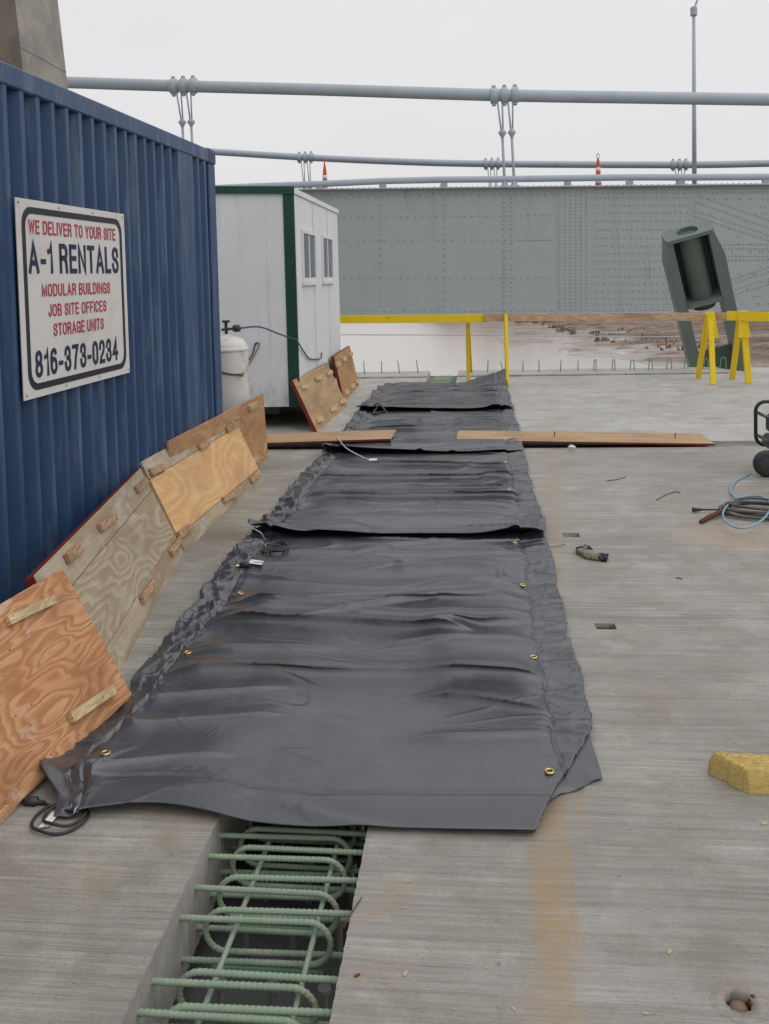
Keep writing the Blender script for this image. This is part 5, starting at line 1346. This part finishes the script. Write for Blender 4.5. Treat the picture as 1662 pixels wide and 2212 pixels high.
def chip(px, py, s, label='small pale wood chip on the concrete deck', grp='wood chips on the deck', m=m_chip, z=0.0):
    p = G(px, py, z); a = random.uniform(0, 6.3)
    q_ = MB().prism([(-s, -s*.3), (s*.7, -s*.45), (s, s*.2), (-.2*s, s*.5), (-s*.9, s*.2)], 0.0005, s*.28, T=T3(*p) @ Matrix.Rotation(a, 4, 'Z') @ Matrix.Rotation(.06, 4, 'X'))
    o_ = q_.build('wood_chip' if m is m_chip else 'debris', m); tag(o_, label, 'debris', grp)
for px, py, s in ((1337, 1030, .02), (1323, 1108, .014), (1322, 1502, .009), (1652, 1780, .012), (876, 2104, .010), (875, 1962, .006), (1447, 2057, .009), (1110, 2180, .007), (1650, 1300, .012), (1656, 2258, .008), (1300, 1370, .007), (620, 1035, .012), (1050, 2090, .006), (980, 2180, .005), (910, 2050, .005), (1395, 2190, .007), (1180, 1910, .005)):
    chip(px, py, s)
chip(1468, 1250, .018, 'small dark stone alone on the deck below the glove', None, m_pebble)
chip(772, 2108, .0085, 'orange wood splinter beside the right edge of the open slot', None, m_rust)
p = G(1228, 966, .03); o = MB().tube([p, p+Vector((.03, 0, .005)), p+Vector((.065, -.01, 0))], [.012, .02, .008], 8).build('paper_scrap', m_tag, None, True); tag(o, 'scrap of white paper against the near edge of the right flat board', 'paper')
h = HC; cx_, cy_ = (h[0]+h[1])/2, (h[2]+h[3])/2; n = 40; vs = []
for i in range(n):
    a = 2*math.pi*i/n; k = random.uniform(.86, 1.0); c_, s_ = math.cos(a), math.sin(a)
    vs.append((cx_+c_*k*(h[1]-h[0])*.52, cy_+s_*k*(h[3]-h[2])*.54, .0015))
for i in range(n):
    a = 2*math.pi*i/n; vs.append((cx_+math.cos(a)*(h[1]-h[0])*.78, cy_+math.sin(a)*(h[3]-h[2])*.85, .0024))
for i in range(n):
    a = 2*math.pi*i/n; k = random.uniform(.95, 1.15); vs.append((cx_+math.cos(a)*(h[1]-h[0])*.9*k, cy_+math.sin(a)*(h[3]-h[2])*1.0*k, .0006))
vs += [(x, y, -.022) for x, y, z in vs[:n]]
o = MB().add(vs, [(i, n+i, n+(i+1) % n, (i+1) % n) for i in range(n)]+[(n+i, 2*n+i, 2*n+(i+1) % n, n+(i+1) % n) for i in range(n)]+[(3*n+i, i, (i+1) % n, 3*n+(i+1) % n) for i in range(n)]).build('mortar_rim', m_deck, None, True); tag(o, 'rough broken mortar rim around the rust stained hole at the lower right', 'mortar rim')
# rusty things in the pockets
def pocket_bolt(h, label, nm='rusty_bolt'):
    e = empty(nm, ((h[0]+h[1])/2, (h[2]+h[3])/2, -h[4])); tag(e, label, 'bolt', 'rusty anchor bolts in deck pockets')
    w = (h[1]-h[0])/2*.8
    MB().tube([(-w, 0, .008), (w, 0, .008)], .007, 8).build('shank', m_rust, e, True)
    MB().lathe([(.013, -.008), (.013, .008)], 6, T3(w*.8, 0, .011) @ Matrix.Rotation(R(90), 4, 'Y')).build('nut', m_rust, e)
pocket_bolt(HA, 'rusty bolt in the deck pocket below the glove'); pocket_bolt(HB, 'rusty bolt in the deck pocket above the glove')
pr_ = MB(); p = G(1596, 2180, -.02); pr_.lathe([(.004, -.012), (.018, -.008), (.022, 0), (.016, .01), (.004, .013)], 12, T3(*p)); o = pr_.build('pebble', m_pebble, None, True); tag(o, 'round pebble inside the rust stained hole at the lower right', 'stone')
p = G(1628, 2165, -.01); o = MB().lathe([(.014, -.025), (.016, -.01), (.013, .008), (.005, .012)], 8, T3(*p) @ Matrix.Rotation(.5, 4, 'X')).build('rusty_stub', m_rust, None, True); tag(o, 'rusty brown metal stub inside the hole at the lower right', 'metal stub')
for (px, py, s) in ((1583, 2184, .008), (1610, 2182, .006)):
    chip(px, py, s, 'dark crumb of concrete in the rust stained hole', 'crumbs in the hole', m_pebble, -.03)
# tie wires and twigs lying about
def twig(pp, label, m=m_rust, r=.0016):
    o_ = MB().tube(bez([G(x, y, .004+.004*(i % 2)) for i, (x, y) in enumerate(pp)], 4), r, 5).build('tie_wire', m, None, True); tag(o_, label, 'wire', 'tie wires left on the deck')
twig([(1418, 1080), (1440, 1068), (1462, 1062), (1470, 1065)], 'thin bent dark wire lying well left of the coiled hoses', m_dark, .003)
twig([(1312, 1038), (1330, 1036), (1352, 1030)], 'faint straight wire on the deck below the right flat board', m_dark, .003)
twig([(1182, 1182), (1200, 1180), (1222, 1176)], 'rusty wire lying left of the glove')
twig([(742, 2006), (752, 1985), (766, 1962), (782, 1938)], 'rusty tie wire bent over the right edge of the open slot')
def ordinal(grp, text, key):
    L_ = sorted([o_ for o_ in bpy.data.objects if o_.get('group') == grp], key=key)
    for w_, o_ in zip(ORD, L_): o_['label'] = text % w_
ordinal('upright bars left', 'thin upright green bar in the far deck edge, %s from the trailer', lambda o_: o_.data.vertices[0].co.x)
ordinal('upright bars right', 'thin upright green bar in the far deck edge, %s right of the far slot end', lambda o_: o_.data.vertices[0].co.x)
ordinal('loop bars right', 'green bent loop bar in the far deck edge, %s from the left', lambda o_: o_.data.vertices[0].co.x)
ordinal('low green crossbars in the slot', 'short green crossbar lying low in the foreground slot, %s from the bottom of the photo', lambda o_: o_.data.vertices[0].co.y)
print('objects', len(bpy.data.objects))
